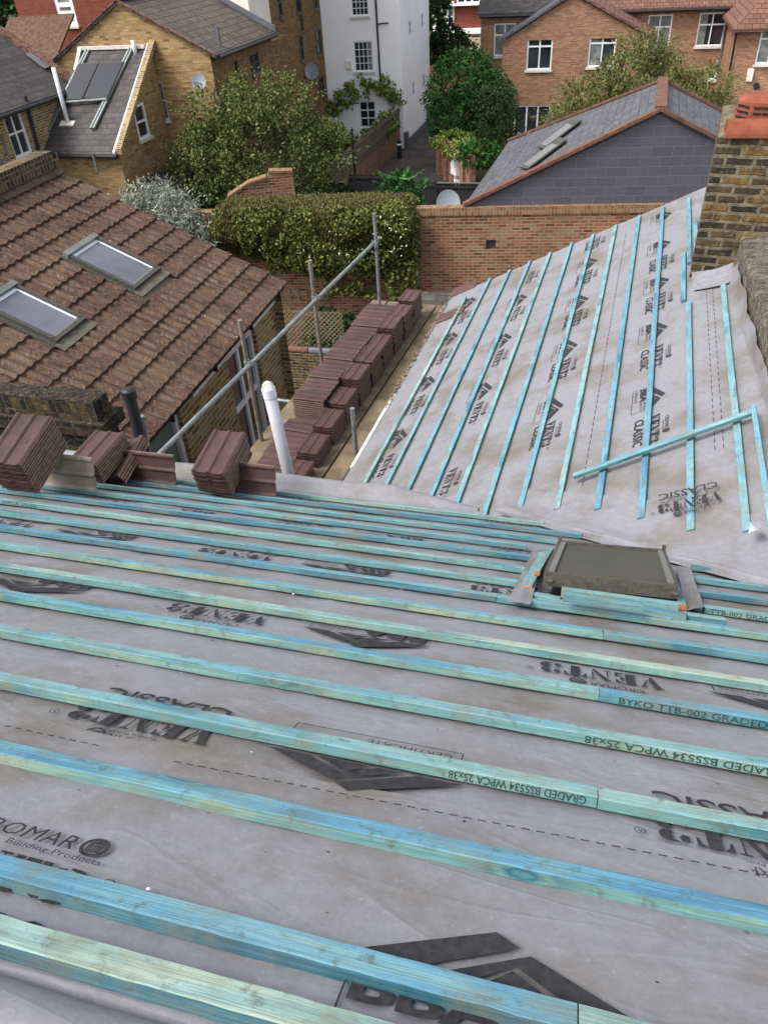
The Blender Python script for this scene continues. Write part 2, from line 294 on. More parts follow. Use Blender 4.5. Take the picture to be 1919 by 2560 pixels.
# ------------------------------------------------------------------ near house: two roof planes
al, be, de = .5295, .4615, .0461
MP = V((0, 13.344*G, HC-10.9872*G)); md = V((0, -cos(al), sin(al))); mn = V((0, sin(al), cos(al)))
EP = V((2.8131*G, 0, HC-9.3134*G)); ed = V((sin(de), cos(de), 0)); es = V((cos(be), 0, sin(be))); en = es.cross(ed).normalized()
def Mp(u, s, h=0): return MP+X*u+md*s+mn*h                  # main slope: u along the eaves, s up the slope
def Ep(t, v, h=0): return EP+es*t+ed*v+en*h                 # wing roof: t up the slope, v along it
def mus(x, y): d = onpl(x, y, MP, mn)-MP; return d.x, d.dot(md)
EB = Matrix((es, ed, en)).transposed().inverted()
def etv(x, y): q = EB @ (onpl(x, y, EP, en)-EP); return q[0], q[1]
def valley_u(s):                                            # where the main slope meets the wing roof
    a, b = -4., 3.
    for _ in range(40):
        c = (a+b)/2; p = Mp(c, s)
        if (p-EP).dot(en) > 0: a = c
        else: b = c
    return (a+b)/2
BT, BW = .0245, .044
house = thing('house', 'house being reroofed, its slopes covered in grey printed membrane', 'house')
# --- text and marks printed on the membrane
_txt = {}
def text_tris(s, off=0., sx=1.):
    k = (s, off)
    if k not in _txt:
        cu = bpy.data.curves.new('t', 'FONT'); cu.body = s; cu.resolution_u = 2; cu.offset = off; cu.size = 1
        ob = bpy.data.objects.new('t', cu); COL.objects.link(ob)
        dg = bpy.context.evaluated_depsgraph_get(); dg.update()
        me = bpy.data.meshes.new_from_object(ob.evaluated_get(dg))
        vs = [tuple(v.co[:2]) for v in me.vertices]; fs = [tuple(p.vertices) for p in me.polygons]
        bpy.data.objects.remove(ob); bpy.data.meshes.remove(me); bpy.data.curves.remove(cu)
        x0 = min(v[0] for v in vs); x1 = max(v[0] for v in vs); y0 = min(v[1] for v in vs); y1 = max(v[1] for v in vs)
        _txt[k] = ([((v[0]-x0)/(x1-x0), (v[1]-y0)/(y1-y0)) for v in vs], fs)
    return _txt[k]
def text(mb, fr, s, x, y, w, h, off=0., mi=1, slant=0.):     # fr(a, b) -> point
    vs, fs = text_tris(s, off); mb.add([fr(x+(a+slant*b)*w, y+b*h) for a, b in vs], fs, mi)
FAT = {'V': [[(0, 1), (.46, 1), (.46, .94), (.40, .92), (.62, .3), (.52, 0), (.44, 0), (.1, .92), (0, .94)], [(.66, .4), (.82, .9), (.68, .94), (.68, 1), (1, 1), (1, .94), (.92, .92), (.7, .27)]],
 'E': [[(0, 0), (.5, 0), (.5, 1), (0, 1), (0, .93), (.1, .9), (.1, .1), (0, .07)], [(.56, 1), (.95, 1), (.95, .66), (.86, .7), (.8, .88), (.56, .93)], [(.56, .56), (.74, .7), (.74, .32), (.56, .46)], [(.56, 0), (.95, 0), (.97, .38), (.88, .34), (.8, .12), (.56, .07)]],
 'N': [[(0, 1), (.34, 1), (.84, .14), (.84, 0), (.74, 0), (.12, .92), (0, .93)], [(.14, .74), (.2, .66), (.2, .1), (.34, .06), (.34, 0), (0, 0), (0, .06), (.14, .1)], [(.8, .3), (.86, .2), (.86, .92), (1, .94), (1, 1), (.66, 1), (.66, .94), (.8, .92)]],
 'T': [[(.3, 0), (.7, 0), (.7, 1), (.3, 1)], [(.25, 1), (0, 1), (0, .62), (.08, .64), (.14, .86), (.25, .93)], [(.75, 1), (1, 1), (1, .62), (.92, .64), (.86, .86), (.75, .93)]],
 '3': [[(.4, 1), (.72, .98), (.9, .86), (.92, .7), (.8, .56), (.6, .52), (.52, .58), (.56, .74), (.54, .9), (.38, .95)], [(.6, .5), (.86, .46), (1, .3), (.96, .14), (.78, .02), (.5, 0), (.36, .05), (.54, .1), (.6, .24), (.56, .42)], [(.08, .92), (.3, .94), (.36, .78), (.24, .64), (.06, .7)], [(.02, .1), (.2, .02), (.34, .12), (.3, .3), (.12, .34), (0, .24)]]}
def vent(mb, fr, x, y, w, h):
    for i, ch in enumerate('VENT3'):
        for pl in FAT[ch]: mb.poly([fr(x+(i+a*.9)*w/5, y+b*h) for a, b in pl], 1)
    ring(mb, fr, x+w*1.06, y+h*.82, .011, .002); text(mb, fr, 'R', x+w*1.06-.004, y+h*.82-.005, .008, .01)
def ring(mb, fr, cx, cy, r, t, n=18):
    mb.add([fr(cx+rr*cos(2*pi*i/n), cy+rr*sin(2*pi*i/n)) for rr in (r, r-t) for i in range(n)], [(i, (i+1) % n, n+(i+1) % n, n+i) for i in range(n)], 1)
def lines(mb, fr, pts, t=.003):
    for (a, b), (c, d) in zip(pts, pts[1:]):
        L = sqrt((c-a)**2+(d-b)**2); nx, ny = -(d-b)/L*t/2, (c-a)/L*t/2
        mb.poly([fr(a+nx, b+ny), fr(a-nx, b-ny), fr(c-nx, d-ny), fr(c+nx, d+ny)], 1)
def logo(mb, fr, cx, cy, r):
    ring(mb, fr, cx, cy, r, r*.3, 24)
    for k in (-2, -1, 0, 1, 2): a = cx+k*r*.22; mb.poly([fr(a-r*.07, cy-r*.42), fr(a+r*.07, cy-r*.42), fr(a+r*.07, cy+r*.3), fr(a-r*.07, cy+r*.3)], 1)
    mb.poly([fr(cx-r*.72, cy-r*.5), fr(cx+r*.72, cy-r*.5), fr(cx+r*.72, cy-r*.42), fr(cx-r*.72, cy-r*.42)], 1); mb.poly([fr(cx-r*.66, cy+r*.36), fr(cx+r*.66, cy+r*.36), fr(cx, cy+r*.72)], 1)
def vent_block(mb, fr, w=.36, classic=True, h=.082):
    vent(mb, fr, 0, -.041, w, h)
    text(mb, fr, 'CROMAR', w*.16, .07, w*.42, .028, .0); text(mb, fr, 'Building Products', w*.3, .052, w*.36, .012)
    logo(mb, fr, w*.67, .08, .024)
    if classic: text(mb, fr, 'CLASSIC', w*.04, -.142, w*.92, .066, .012)
def bba_block(mb, fr, w=.36):
    lines(mb, fr, [(0, -.04), (0, -.16), (w, -.16), (w, -.04), (0, -.04)], .003)
    text(mb, fr, 'BBA', .008, -.105, w*.56, .06, .03); text(mb, fr, 'APPROVAL', w*.62, -.075, w*.34, .018); text(mb, fr, 'INSPECTION', w*.62, -.1, w*.34, .016)
    text(mb, fr, 'CERTIFICATE', .02, -.145, w*.5, .02)
    a = w/2                                                  # roof-shaped mark: outer chevron, inner chevron, core
    mb.poly([fr(-.02, -.028), fr(a, .08), fr(a+.035, .058), fr(.075, -.028)], 1); mb.poly([fr(.105, -.028), fr(a+.05, .048), fr(w+.02, -.028), fr(w-.07, -.028), fr(a+.03, .022), fr(a-.03, -.028)], 1)
    mb.poly([fr(a-.012, -.028), fr(a+.028, .012), fr(w-.09, -.028)], 1)
def fr_main(u0, s0, flip=False, h=.0015):
    if flip: return lambda a, b: Mp(u0+a, s0-b, h)
    return lambda a, b: Mp(u0-a, s0+b, h)
def fr_ext(v0, t0, h=.0): return lambda a, b: Ep(t0+b, v0-a, -.022+.0016+h)
# --- main slope membrane, clipped at the valley, with print
mb = MB()
SB, ST = -.2, 4.08
sl = [SB+(ST-SB)*i/40 for i in range(41)]
def wav(u, s): return .005*mnoise.noise((u*1.7, s*1.7, 3.1))+.003*mnoise.noise((u*6, s*5, 1))-.004*(1-abs(sin(u*pi/.42)))+.004*max(0, .12-abs(mnoise.noise((u*2.3+s*.9, s*1.4, 6))))/.12
for s0, s1 in zip(sl, sl[1:]):
    r0, r1 = min(valley_u(s0)+.05, 1.2), min(valley_u(s1)+.05, 1.2)
    N = 60
    for i in range(N):
        k0, k1 = i/N, (i+1)/N
        P = [(-4.4+(r0+4.4)*k0, s0), (-4.4+(r0+4.4)*k1, s0), (-4.4+(r1+4.4)*k1, s1), (-4.4+(r1+4.4)*k0, s1)]
        mb.poly([Mp(u, s, wav(u, s)-.003) for u, s in P])
felt_o = mb
def merge_build(mb, name, mats, parent, smooth=True):
    o = mb.build(name, mats, parent, uv=True, recalc=False)
    bm = bmesh.new(); bm.from_mesh(o.data); bmesh.ops.remove_doubles(bm, verts=bm.verts, dist=.0004)
    bmesh.ops.recalc_face_normals(bm, faces=bm.faces); bm.to_mesh(o.data); bm.free()
    if smooth: o.data.polygons.foreach_set('use_smooth', [True]*len(o.data.polygons))
    return o
# prints on the main slope
H = .0045
for s0, us in ((2.61, (-2.09, -.879, .337)), (1.80, (-2.41, -1.194, .02)), (1.0, (-2.42, -1.205, .005)), (.19, (-2.6, -1.55, -.15)), (3.40, (-1.89, -.665, .585))):
    for u0 in us:
        if u0 > -3.2: vent_block(felt_o, fr_main(u0, s0-.02, h=H), .355)
        vent_ok = True
    for u0 in us: bba_block(felt_o, fr_main(u0+.52+.0, s0, h=H), .38) if u0+.52 < valley_u(s0)-.05 and not (.0 < u0+.45 < .75 and s0 < 2.3) else None
fu = fr_main(-.97, 3.84, True, .012)
text(felt_o, fu, 'CROMAR', .08, .012, .2, .034, .0, slant=.02); text(felt_o, fu, 'Building Products', .175, -.012, .17, .017)
logo(felt_o, fu, .312, .03, .024)
vent(felt_o, fr_main(-.97, 3.925, True, .012), 0, -.02, .36, .08); text(felt_o, fr_main(-.97, 3.925, True, .012), 'CLASSIC', .02, -.125, .34, .07, .012)
bba_block(felt_o, fr_main(-.20, 3.86, True, .012), .36)
DS = lambda u: 3.524-.032*max(0, u+.7)
for u in [-1.2+.026*i for i in range(92)]:                    # dashed lap line
    if u < -.86 or u > -.69: felt_o.poly([Mp(u, DS(u), .0165), Mp(u+.015, DS(u+.015), .0165), Mp(u+.015, DS(u+.015)+.004, .0165), Mp(u, DS(u)+.004, .0165)], 1)
for u in [.25+.03*i for i in range(24)]: felt_o.poly([Mp(u, 2.15, H), Mp(u+.017, 2.15, H), Mp(u+.017, 2.156, H), Mp(u, 2.156, H)], 1)
rd_ = random.Random(11)
for _ in range(260):                                          # grit, wood chips and droppings lying on the membrane
    u = rd_.uniform(-3.2, 1.0); s = rd_.uniform(.1, 3.9); r = rd_.uniform(.0015, .0045) if rd_.random() < .93 else .0055
    if u > valley_u(s): continue
    a = rd_.uniform(0, pi); e = rd_.uniform(.3, 1)
    felt_o.poly([Mp(u+r*cos(t+a), s+r*e*sin(t+a)*1.3, .0075 if s < 3.43 else .0165) for t in (0, 1.2, 2.2, 3.3, 4.4, 5.3)], 2 if rd_.random() < .18 else 3)
mo = felt_o.build('roof_membrane', [M['felt'], M['print'], M['white'], M['bark']], house, recalc=True)
# lap: an upper sheet of membrane over the lower one, from the ridge down to s = 3.42
mb = MB()
def lap(i, j):
    u = -4.4+5.5*i; e = 3.452-.035*max(0, (u+.1)) if u > -.3 else 3.46
    s = e+(4.07-e)*j; return Mp(u, s, .0065+wav(u, s)+.001*(j < .01))
mb.grid(lap, 70, 12); o = mb.build('upper_lap_membrane', [M['felt']], house, smooth=True)
# ridge roll: membrane rolled over the ridge, and the slope beyond
mb = MB(); RD = Mp(0, 4.2)
def rl(i, j):
    u = -4.4+5.6*i; a = j*3.6; w = .006*mnoise.noise((u*3, j*3, 0))
    c = Mp(u, 4.115, -.005); r = .052+w
    if j < .12: return Mp(u, 4.03+.05*j/.12, .009+.012*j/.12)
    k = (j-.12)/.88; return c+md*(-cos(k*2.6)*r*1.2+.02)+mn*(sin(k*2.6)*r)
mb.grid(rl, 60, 22); mb.build('ridge_roll', [M['felt']], house, smooth=True)
mb = MB(); mb.poly([Mp(-4.4, 4.16, -.03), Mp(1.2, 4.16, -.03), Mp(1.2, 4.16, -.03)+V((0, -5, -3)), Mp(-4.4, 4.16, -.03)+V((0, -5, -3))]); mb.build('front_slope', [M['felt']], house)
# eaves kicker: membrane turned up along the eaves, easing out at the valley
mb = MB()
def kick(i, j):
    u = -4.3+3.75*i; f = 1 if u < -1.2 else max(0, 1-(u+1.2)/.75)**.7
    hh = .115*f*(1+.12*mnoise.noise((u*2.2, 0, 5))); w = .012*mnoise.noise((u*4, j*2, 9))
    pr = [(-.19, 0), (-.235, .004), (-.255, .25), (-.268, .6), (-.28, .9), (-.30, 1.), (-.335, .95), (-.36, .7), (-.37, -.2)]
    k = j*(len(pr)-1); a = int(min(k, len(pr)-2)); t = k-a
    s = pr[a][0]+(pr[a+1][0]-pr[a][0])*t; h = pr[a][1]+(pr[a+1][1]-pr[a][1])*t
    return Mp(u, s+w*.4, .003+h*hh+w*.3*(h > .05))
mb.grid(kick, 80, 24); mb.build('eaves_upstand', [M['felt']], house, smooth=True)
# wing roof membrane and print
mb = MB(); T0, T1, V0, V1 = -3.41, .34, 3.0, 9.72
def ew(t, v): return .004*mnoise.noise((t*2, v*1.2, 8))-.022
def emem(i, j):
    t = T0+(T1-T0)*i; v1 = V1+.0*t; v = V0+(v1-V0)*j; h = ew(t, v)
    if t > .12: h += (t-.12)**2*2.2*max(0, min(1, (7.2-v)/.6)) + (t-.12)*.5*max(0, (v-8.8))
    return Ep(t, v, h)
# cut away what lies under the main slope
vs = []; nu, nv = 60, 110
for j in range(nv):
    for i in range(nu):
        q = [emem(i/nu, j/nv), emem((i+1)/nu, j/nv), emem((i+1)/nu, (j+1)/nv), emem(i/nu, (j+1)/nv)]
        if max((p-MP).dot(mn) for p in q) > -.22: mb.poly(q)
eo = mb
for t0, vv in ((-.52, [8.0, 7.04, 5.96, 4.86]), (-1.335, [9.55, 8.48, 7.4, 6.33, 5.24]), (-2.14, [9.3, 8.22, 7.13, 6.05, 4.97]), (-2.955, [8.85, 7.77, 6.7, 5.6])):
    for v0 in vv: vent_block(eo, fr_ext(v0, t0, .003), .375, True, .075)
for t0, vv in ((-.535, [9.45, 8.49, 7.46, 6.43, 5.29]), (-1.345, [8.87, 7.79, 6.72, 5.62]), (-2.15, [9.77, 8.6, 7.54, 6.45]), (-2.96, [9.29, 8.24, 7.14, 6.05, 5.0])):
    for v0 in vv:
        if v0 < 9.7: bba_block(eo, fr_ext(v0, t0, .003), .33)
for i in range(60):
    v = 4.2+i*.085
    for t in (-.14, -.09): eo.poly([Ep(t, v, -.018), Ep(t, v+.05, -.018), Ep(t+.004, v+.05, -.018), Ep(t+.004, v, -.018)], 1)
    eo.poly([Ep(-.98, v, -.018), Ep(-.98, v+.06, -.018), Ep(-.976, v+.06, -.018), Ep(-.976, v, -.018)], 1)
eo.build('wing_roof_membrane', [M['felt'], M['print']], house)
# valley: loose membrane draped over the junction of both slopes
mb = MB()
def drape(i, j):
    # i along the valley (0 at the eaves end, 1 at the party wall), j across (0 on main slope, 1 on wing roof)
    s = -.42+i*1.95; uv_ = valley_u(s); base = Mp(uv_, s)
    mside = md*.0+V((0, -cos(al), sin(al)))*.0
    k = (j-.42)
    if k < 0:
        wdt = .09+.03*sin(i*5); p = Mp(uv_+k/.42*wdt*.9, s+k/.42*(-.0)+(-k/.42)*wdt*.55)
        d = (p-EP).dot(en); h = .006
        p = p+mn*h
    else:
        wdt = .34+.5*i*(1-.35*i); p0 = base+ed*(k/.58*wdt*1.0)-es*(k/.58*wdt*.10)
        d = (p0-EP).dot(en); p = p0-en*(d+.015)
    f = math.exp(-(k/.16)**2); lift = .035*f
    cr = .010*mnoise.noise((i*7, j*3, 2))+.006*mnoise.noise((i*19, j*8, 5))
    edge = min(1, j*10, (1-j)*14)
    return p+V((0, 0, lift+.006))+(mn+en)*.5*(cr+.006)*edge
mb.grid(drape, 90, 36)
def onval(x, y): return onpl(x, y, EP+en*(-.008), en)
rr = (onval(1290, 1103)-onval(1470, 1060)).normalized(); uu = en.cross(rr)
frv = lambda a, b: onval(1560, 1075)+rr*a+uu*b+en*.022
vent_block(mb, frv, .36, True)
mb.build('valley_membrane', [M['felt'], M['print']], house)
# walls, gutters
mb = MB(); w0 = Ep(-3.10, V1-.06); w1 = Ep(-3.10, 4.2)
zb = 0
g0 = Ep(-3.32, V1-.08, -.06); g1 = Ep(.3, V1-.08, -.06); g2 = Ep(.3, 4, -.06); g3 = Ep(-3.32, 4, -.06)
for a, b in ((g0, g1), (g3, g0)): mb.poly([a, b, V((b.x, b.y, 0)), V((a.x, a.y, 0))])
k0 = Mp(-4.4, -.3, -.1); k1 = Mp(-1.6, -.3, -.1); mb.poly([k0, k1, V((k1.x, k1.y, 0)), V((k0.x, k0.y, 0))])
mb.build('wall', [M['yel2']], house)
mb = MB(); mb.tube([Ep(-3.44, 4.6, -.075), Ep(-3.44, V1+.05, -.075)], .045, 10); mb.build('gutter', [M['black']], house, smooth=True)
mb = MB()                                                     # ragged mortar and old edge left along the wing eaves
for i in range(420):
    v = 6.7+R_()*3.0; t = -3.425+R_()*.045; r = .005+R_()*.012; c = Ep(t, v, -.015)
    mb.add([c+V((r*(R_()-.5)*3, r*(R_()-.5)*3, r*(R_()-.2)*1.4)) for _ in range(6)], [(0, 1, 2), (2, 3, 4), (0, 3, 5), (1, 4, 5), (0, 2, 4)], 0)
mb.build('eaves_mortar', [M['render']], house); mb = MB(); mb.prism([Ep(-3.43, 5.6, -.03), Ep(-3.38, 5.6, -.03), Ep(-3.38, 5.6, -.012), Ep(-3.43, 5.6, -.016)], ed*1.4)
mb.build('eaves_fillet', [M['offwhite']], house)
# ------------------------------------------------------------------ battens
ORD = ['first', 'second', 'third', 'fourth', 'fifth', 'sixth', 'seventh', 'eighth', 'ninth', 'tenth', 'eleventh', 'twelfth', 'thirteenth', 'fourteenth', 'fifteenth', 'sixteenth']
def batten(p, d, ws, hs, L, w=BW, t=BT, label='', group=None, stamp=None, warp=.003, name='roof_batten', cut=False, tone=None):
    """p: corner on the roof, d: unit length axis, ws: unit width axis, hs: unit height axis"""
    mb = MB(); n = max(2, int(L/(.035 if d is X and p.y < 2.2 else .1))); c = .0016; ph = R_()*100
    sec = [(c, 0), (w-c, 0), (w, c), (w, t-c), (w-c, t), (c, t), (0, t-c), (0, c)]
    pts = []
    for i in range(n+1):
        x = L*i/n; a = warp*mnoise.noise((x*.7, ph, 0))*1.5; b = abs(warp*.4*mnoise.noise((x*.9, ph, 7)))
        jt = .0013
        for q, r in sec: pts.append(p+d*x+ws*(q+a+jt*mnoise.noise((x*31, q*60+ph, r*90)))+hs*(r+b+(jt*mnoise.noise((x*29, q*70, ph+r*50)) if r > .001 else 0)))
    fs, ms = [], []
    mb.add(pts, [], 0)
    for i in range(n):
        for k in range(8):
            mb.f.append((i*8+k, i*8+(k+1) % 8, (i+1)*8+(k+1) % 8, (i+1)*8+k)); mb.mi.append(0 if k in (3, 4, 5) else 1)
    mb.f.append(tuple(range(8))[::-1]); mb.mi.append(2 if cut else 1); mb.f.append(tuple(range(n*8, n*8+8))); mb.mi.append(2 if cut else 1)
    cen = p+d*(L/2)
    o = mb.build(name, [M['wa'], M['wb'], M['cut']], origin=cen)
    # uv along the length
    ul = o.data.uv_layers[0].data
    for po in o.data.polygons:
        top = po.material_index == 0
        for li in po.loop_indices:
            q = V(o.data.vertices[o.data.loops[li].vertex_index].co)+cen-p
            ul[li].uv = (q.dot(d), q.dot(ws) if top else .2+q.dot(hs))
    tn = tone or (.2+.5*R_(), .1+.5*R_()); o.color = (tn[0], tn[1], 0, 1)
    tag(o, label, 'batten', group)
    if stamp:
        txt, x0, ln, side, flip = stamp
        m2 = MB(); face = w+.0009+warp*0 if side > 0 else -.0009
        def f2(a, b):
            x = x0-a if flip else x0+a; y = t*.86-b if flip else t*.12+b
            xx = x; aa = warp*mnoise.noise((xx*.7, ph, 0))*1.5
            return p+d*x+ws*(face+aa)+hs*y
        text(m2, f2, txt, 0, 0, ln, t*.72, .012, 0)
        s = m2.build('grade_stamp', [M['stamp']], None, origin=cen); s.parent = o; s.matrix_parent_inverse = Matrix.Identity(4); s.location = (0, 0, 0)
    return o
GM = 'battens nailed across the near roof slope'
TM = {16: [(.9, .1)], 15: [(.38, .2), (.74, .6)], 14: [(.3, .68)], 13: [(.62, .55), (.74, .6)], 12: [(.55, .58)], 11: [(.4, .64), (.36, .25)], 10: [(.84, .62)], 9: [(.46, .66), (.4, .36)], 8: [(.34, .16), (.5, .48)], 7: [(.42, .4), (.6, .68)], 6: [(.7, .58), (.32, .08)], 5: [(.3, .18), (.5, .3)], 4: [(.45, .3), (.42, .32)], 3: [(.5, .45)], 2: [(.25, .16)], 1: [(.74, .7)]}
def mbat(i, u0, u1, label, stamp=None, cut=False, ds=0, h=.004):
    s = (i-1)*G+ds                                            # uphill edge of the batten
    return batten(Mp(u0, s-BW, h), X, md, mn, u1-u0, label=label, group=GM, stamp=stamp, cut=cut, tone=TM[i].pop(0) if len(TM[i]) > 1 else TM[i][0])
def lab(i, extra): return f'treated batten, {ORD[16-i]} down from the ridge on the near slope'+extra
def uat(x, y): return mus(x, y)[0]
UL = -4.2
mbat(1, UL, uat(1175, 1130), lab(1, ', by the eaves'))
mbat(2, UL, uat(1255, 1158), lab(2, ''))
mbat(3, UL, uat(1200, 1175), lab(3, ', ending at the hatch'))
mbat(4, UL, uat(1135, 1195), lab(4, ', left of the hatch'))
mbat(5, UL, uat(1143, 1212), lab(5, ', left of the hatch'))
mbat(6, UL, uat(1130, 1245), lab(6, ', left of the hatch'), stamp=('BS5534 WPCA 25x38', uat(0, 1080)-UL-.02, .34, 1, False))
mbat(7, UL, uat(1118, 1272), lab(7, ', left of the hatch'))
mbat(8, UL, uat(1072, 1300), lab(8, ', darker left piece'))
mbat(8, uat(1073, 1300), 1.18, lab(8, ', right piece'))
mbat(9, UL, uat(1299, 1376), lab(9, ', pale left piece'))
mbat(9, uat(1300, 1376), 1.18, lab(9, ', right piece'))
mbat(10, UL, 1.18, lab(10, ', pale mint'))
mbat(11, UL, uat(1290, 1505), lab(11, ', left piece'))
u = uat(1291, 1505); mbat(11, u, 1.18, lab(11, ', stamped right piece'), stamp=('BYKO TTB-002 GRADED BS5534 WPCA', .05, .58, 1, False))
u = uat(1260, 1605); mbat(12, UL, 1.18, lab(12, ', stamped upside down'), stamp=('BYKO TTB-002 GRADED BS5534 WPCA 25x38', u-UL+.64, .64, 1, True))
u = uat(1285, 1730); mbat(13, UL, u, lab(13, ', stamped left piece'), stamp=('GRADED BS5534 WPCA 25x38', u-UL-.02, .27, 1, True))
mbat(13, u+.002, 1.18, lab(13, ', pale right piece'))
mbat(14, UL, 1.18, lab(14, ', knotty'))
u = uat(1240, 2195); mbat(15, UL, u, lab(15, ', blue left piece'), ds=.018)
mbat(15, u+.002, 1.18, lab(15, ', paler right piece'), ds=.018)
mbat(16, UL, .6, 'pale mint batten along the ridge, nearest the viewer', ds=-.15, h=.012)
mbat(4, uat(1487, 1226), uat(1545, 1235), 'short blue-green batten right of the access hatch, beside the valley', h=.004)
mbat(5, uat(1484, 1252), 1.18, 'blue-green batten right of the access hatch, second from the valley')
mbat(6, uat(1496, 1280), 1.18, 'dark blue batten right of the access hatch, third from the valley')
mbat(7, uat(1513, 1316), 1.18, 'pale stamped batten right of the access hatch, half behind a loose offcut', stamp=('TTB-002 GRADED BS5534 WPCA', .02, .48, 1, False))
GE = 'battens nailed along the wing roof'
TE = [.42, .3, .16, .2, .55, .3, .34, .52, .36, .3, .48, .66]
def ebat(i, v0, v1, label, dt=0., w=.042):
    return batten(Ep(-i*G+dt-w/2, v0, -.018), ed, es, en, v1-v0, w=w, label=label, group=GE, tone=(TE[i]*.9+.12, TE[i]*.8+.1))
ends = {0: (1625, 1145, 1558, 612), 2: (1385, 1120, 1430, 447), 3: (1290, 1100, 1378, 466), 4: (1205, 1100, 1329, 486), 5: (1140, 1080, 1280, 506), 6: (1068, 1065, 1233, 524), 7: (1000, 1055, 1188, 545), 8: (940, 1050, 1144, 563), 9: (880, 1045, 1100, 583), 10: (835, 1040, 1060, 600), 11: (780, 1040, 1010, 640)}
for i, (a, b, c, d) in ends.items():
    va, vb = etv(a, b)[1], etv(c, d)[1]
    if i >= 5: va -= .5
    l = f'blue treated batten on the wing roof, {ORD[12-i-1]} up from the gutter' if i else 'blue treated batten highest on the wing roof, beside the stone-topped wall'
    ebat(i, va, vb, l)
ebat(1, etv(1495, 1145)[1], etv(1478, 655)[1], 'blue treated batten on the wing roof, eleventh up from the gutter, near piece')
ebat(1, etv(1492, 565)[1], etv(1484, 428)[1], 'blue batten beside the brick chimney at the far end of the wing roof', dt=.012)
ebat(1, etv(1492, 600)[1], etv(1492, 480)[1], 'short blue offcut lying against the brick chimney stack', dt=.075)
ebat(1, etv(1471, 650)[1], etv(1476, 545)[1], 'weathered green offcut with a dark end near the chimney', dt=-.045)
p0, p1 = onpl(1240, 1036, EP+en*.03, en), onpl(1628, 897, EP+en*.03, en); d = (p1-p0).normalized()
batten(p0, d, en.cross(d), en, (p1-p0).length, label='loose blue batten lying askew across the wing roof battens')
p0, p1 = onpl(1662, 1062, EP+en*.03+es*.0, en), onpl(1634, 880, EP+en*.05, en); d = (p1-p0).normalized()
batten(p0-d*.3, d, en.cross(d), en, (p1-p0).length+.3, w=.03, label='blue batten standing along the foot of the stone-topped wall')
# ------------------------------------------------------------------ access hatch (flat rooflight) and the timbers round it
hh = thing('roof_hatch', 'grey glazed roof hatch set in the near slope among battens', 'rooflight')
ht = .085
c = [mus(1207, 1170), mus(1437, 1196), mus(1462, 1275), mus(1175, 1240)]
ua, ub = -.02, .575; sa, sb = .84, 1.66                      # nominal footprint
ua = uat(1180, 1250)+.05; ub = uat(1452, 1282)-.04
q0, q1, q2, q3 = [onpl(x, y, MP+mn*(ht+.02), mn) for x, y in ((1205, 1172), (1436, 1192), (1465, 1268), (1174, 1238))]
def hp(a, b, h): h = max(h, -.05) if h > -.1 else h; p = q3.lerp(q2, a).lerp(q0.lerp(q1, a), b); return p+mn*(h-.0)
mb = MB(); mb.prism([hp(.075, .05, -.012), hp(.925, .05, -.012), hp(.925, .97, -.012), hp(.075, .97, -.012)], mn*.012); mb.build('pane', [M['greyglass']], hh)
mb = MB()
mb.prism([hp(0, 0, -.07), hp(1, 0, -.07), hp(1, .05, -.07), hp(0, .05, -.07)], mn*.052)
mb.prism([hp(0, .97, -.07), hp(1, .97, -.07), hp(1, 1, -.07), hp(0, 1, -.07)], mn*.062)
mb.prism([hp(0, .05, -.07), hp(.03, .05, -.07), hp(.03, .97, -.07), hp(0, .97, -.07)], mn*.058); mb.prism([hp(.97, .05, -.07), hp(1, .05, -.07), hp(1, .97, -.07), hp(.97, .97, -.07)], mn*.058)
mb.build('frame', [M['darkframe']], hh)
for a, b in ((.03, .075), (.925, .97)):
    mb = MB(); mb.prism([hp(a, .05, -.02), hp(b, .05, -.02), hp(b, 1., -.02), hp(a, 1., -.02)], mn*.03); mb.build('side_strip', [M['alu_l']], hh)
for a in (.03, .95):
    mb = MB(); mb.tube([hp(a, -.02, -.03), hp(a+.01, -.05, -.02), hp(a+.04, -.05, -.02), hp(a+.05, -.02, -.03)], .005, 6); mb.build('handle', [M['alu']], hh)
for a in (.0, .97):
    mb = MB(); mb.prism([hp(a, .985, .0), hp(a+.03, .985, .0), hp(a+.03, 1.04, .0), hp(a, 1.04, .0)], mn*.03); mb.build('hinge_cap', [M['darkframe']], hh)
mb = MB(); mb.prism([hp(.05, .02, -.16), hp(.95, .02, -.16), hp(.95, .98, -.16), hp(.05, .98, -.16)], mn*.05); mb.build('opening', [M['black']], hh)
GT = 'timber offcuts packed round the roof hatch'
def piece(x0, y0, x1, y1, h, label, w=BW, t=BT, up=False, cut=True):
    p0 = onpl(x0, y0, MP+mn*(h+t), mn)-mn*t; p1 = onpl(x1, y1, MP+mn*(h+t), mn)-mn*t; d = (p1-p0).normalized()
    s = mn.cross(d)
    batten(p0, d, s, mn, (p1-p0).length, w, t, label, GT, name='timber_offcut', cut=cut, warp=.001)
zz = lambda x, y: ((1200+x/2.306)/1.1574, (1000+y/2.306)/1.1574)
def pz(a, b, c, d, h, label, **k): piece(*zz(a, b), *zz(c, d), h, label, **k)
pz(300, 1075, 392, 885, .012, 'blue offcut standing along the left side of the roof hatch', w=.044, t=.03)
pz(345, 985, 425, 850, .045, 'blue offcut tucked under the left edge of the hatch frame', w=.025, t=.022)
pz(1190, 1185, 1105, 960, .012, 'green offcut along the right side of the roof hatch', w=.03, t=.035)
pz(300, 1120, 455, 1150, .006, 'short dark blue offcut left of the dark hatch opening', w=.05)
pz(410, 1160, 1105, 1262, .004, 'long pale blue offcut lowest in front of the roof hatch', w=.05, t=.03)
pz(470, 1090, 1145, 1180, .034, 'long mint stamped offcut against the front of the hatch', w=.045, t=.035)
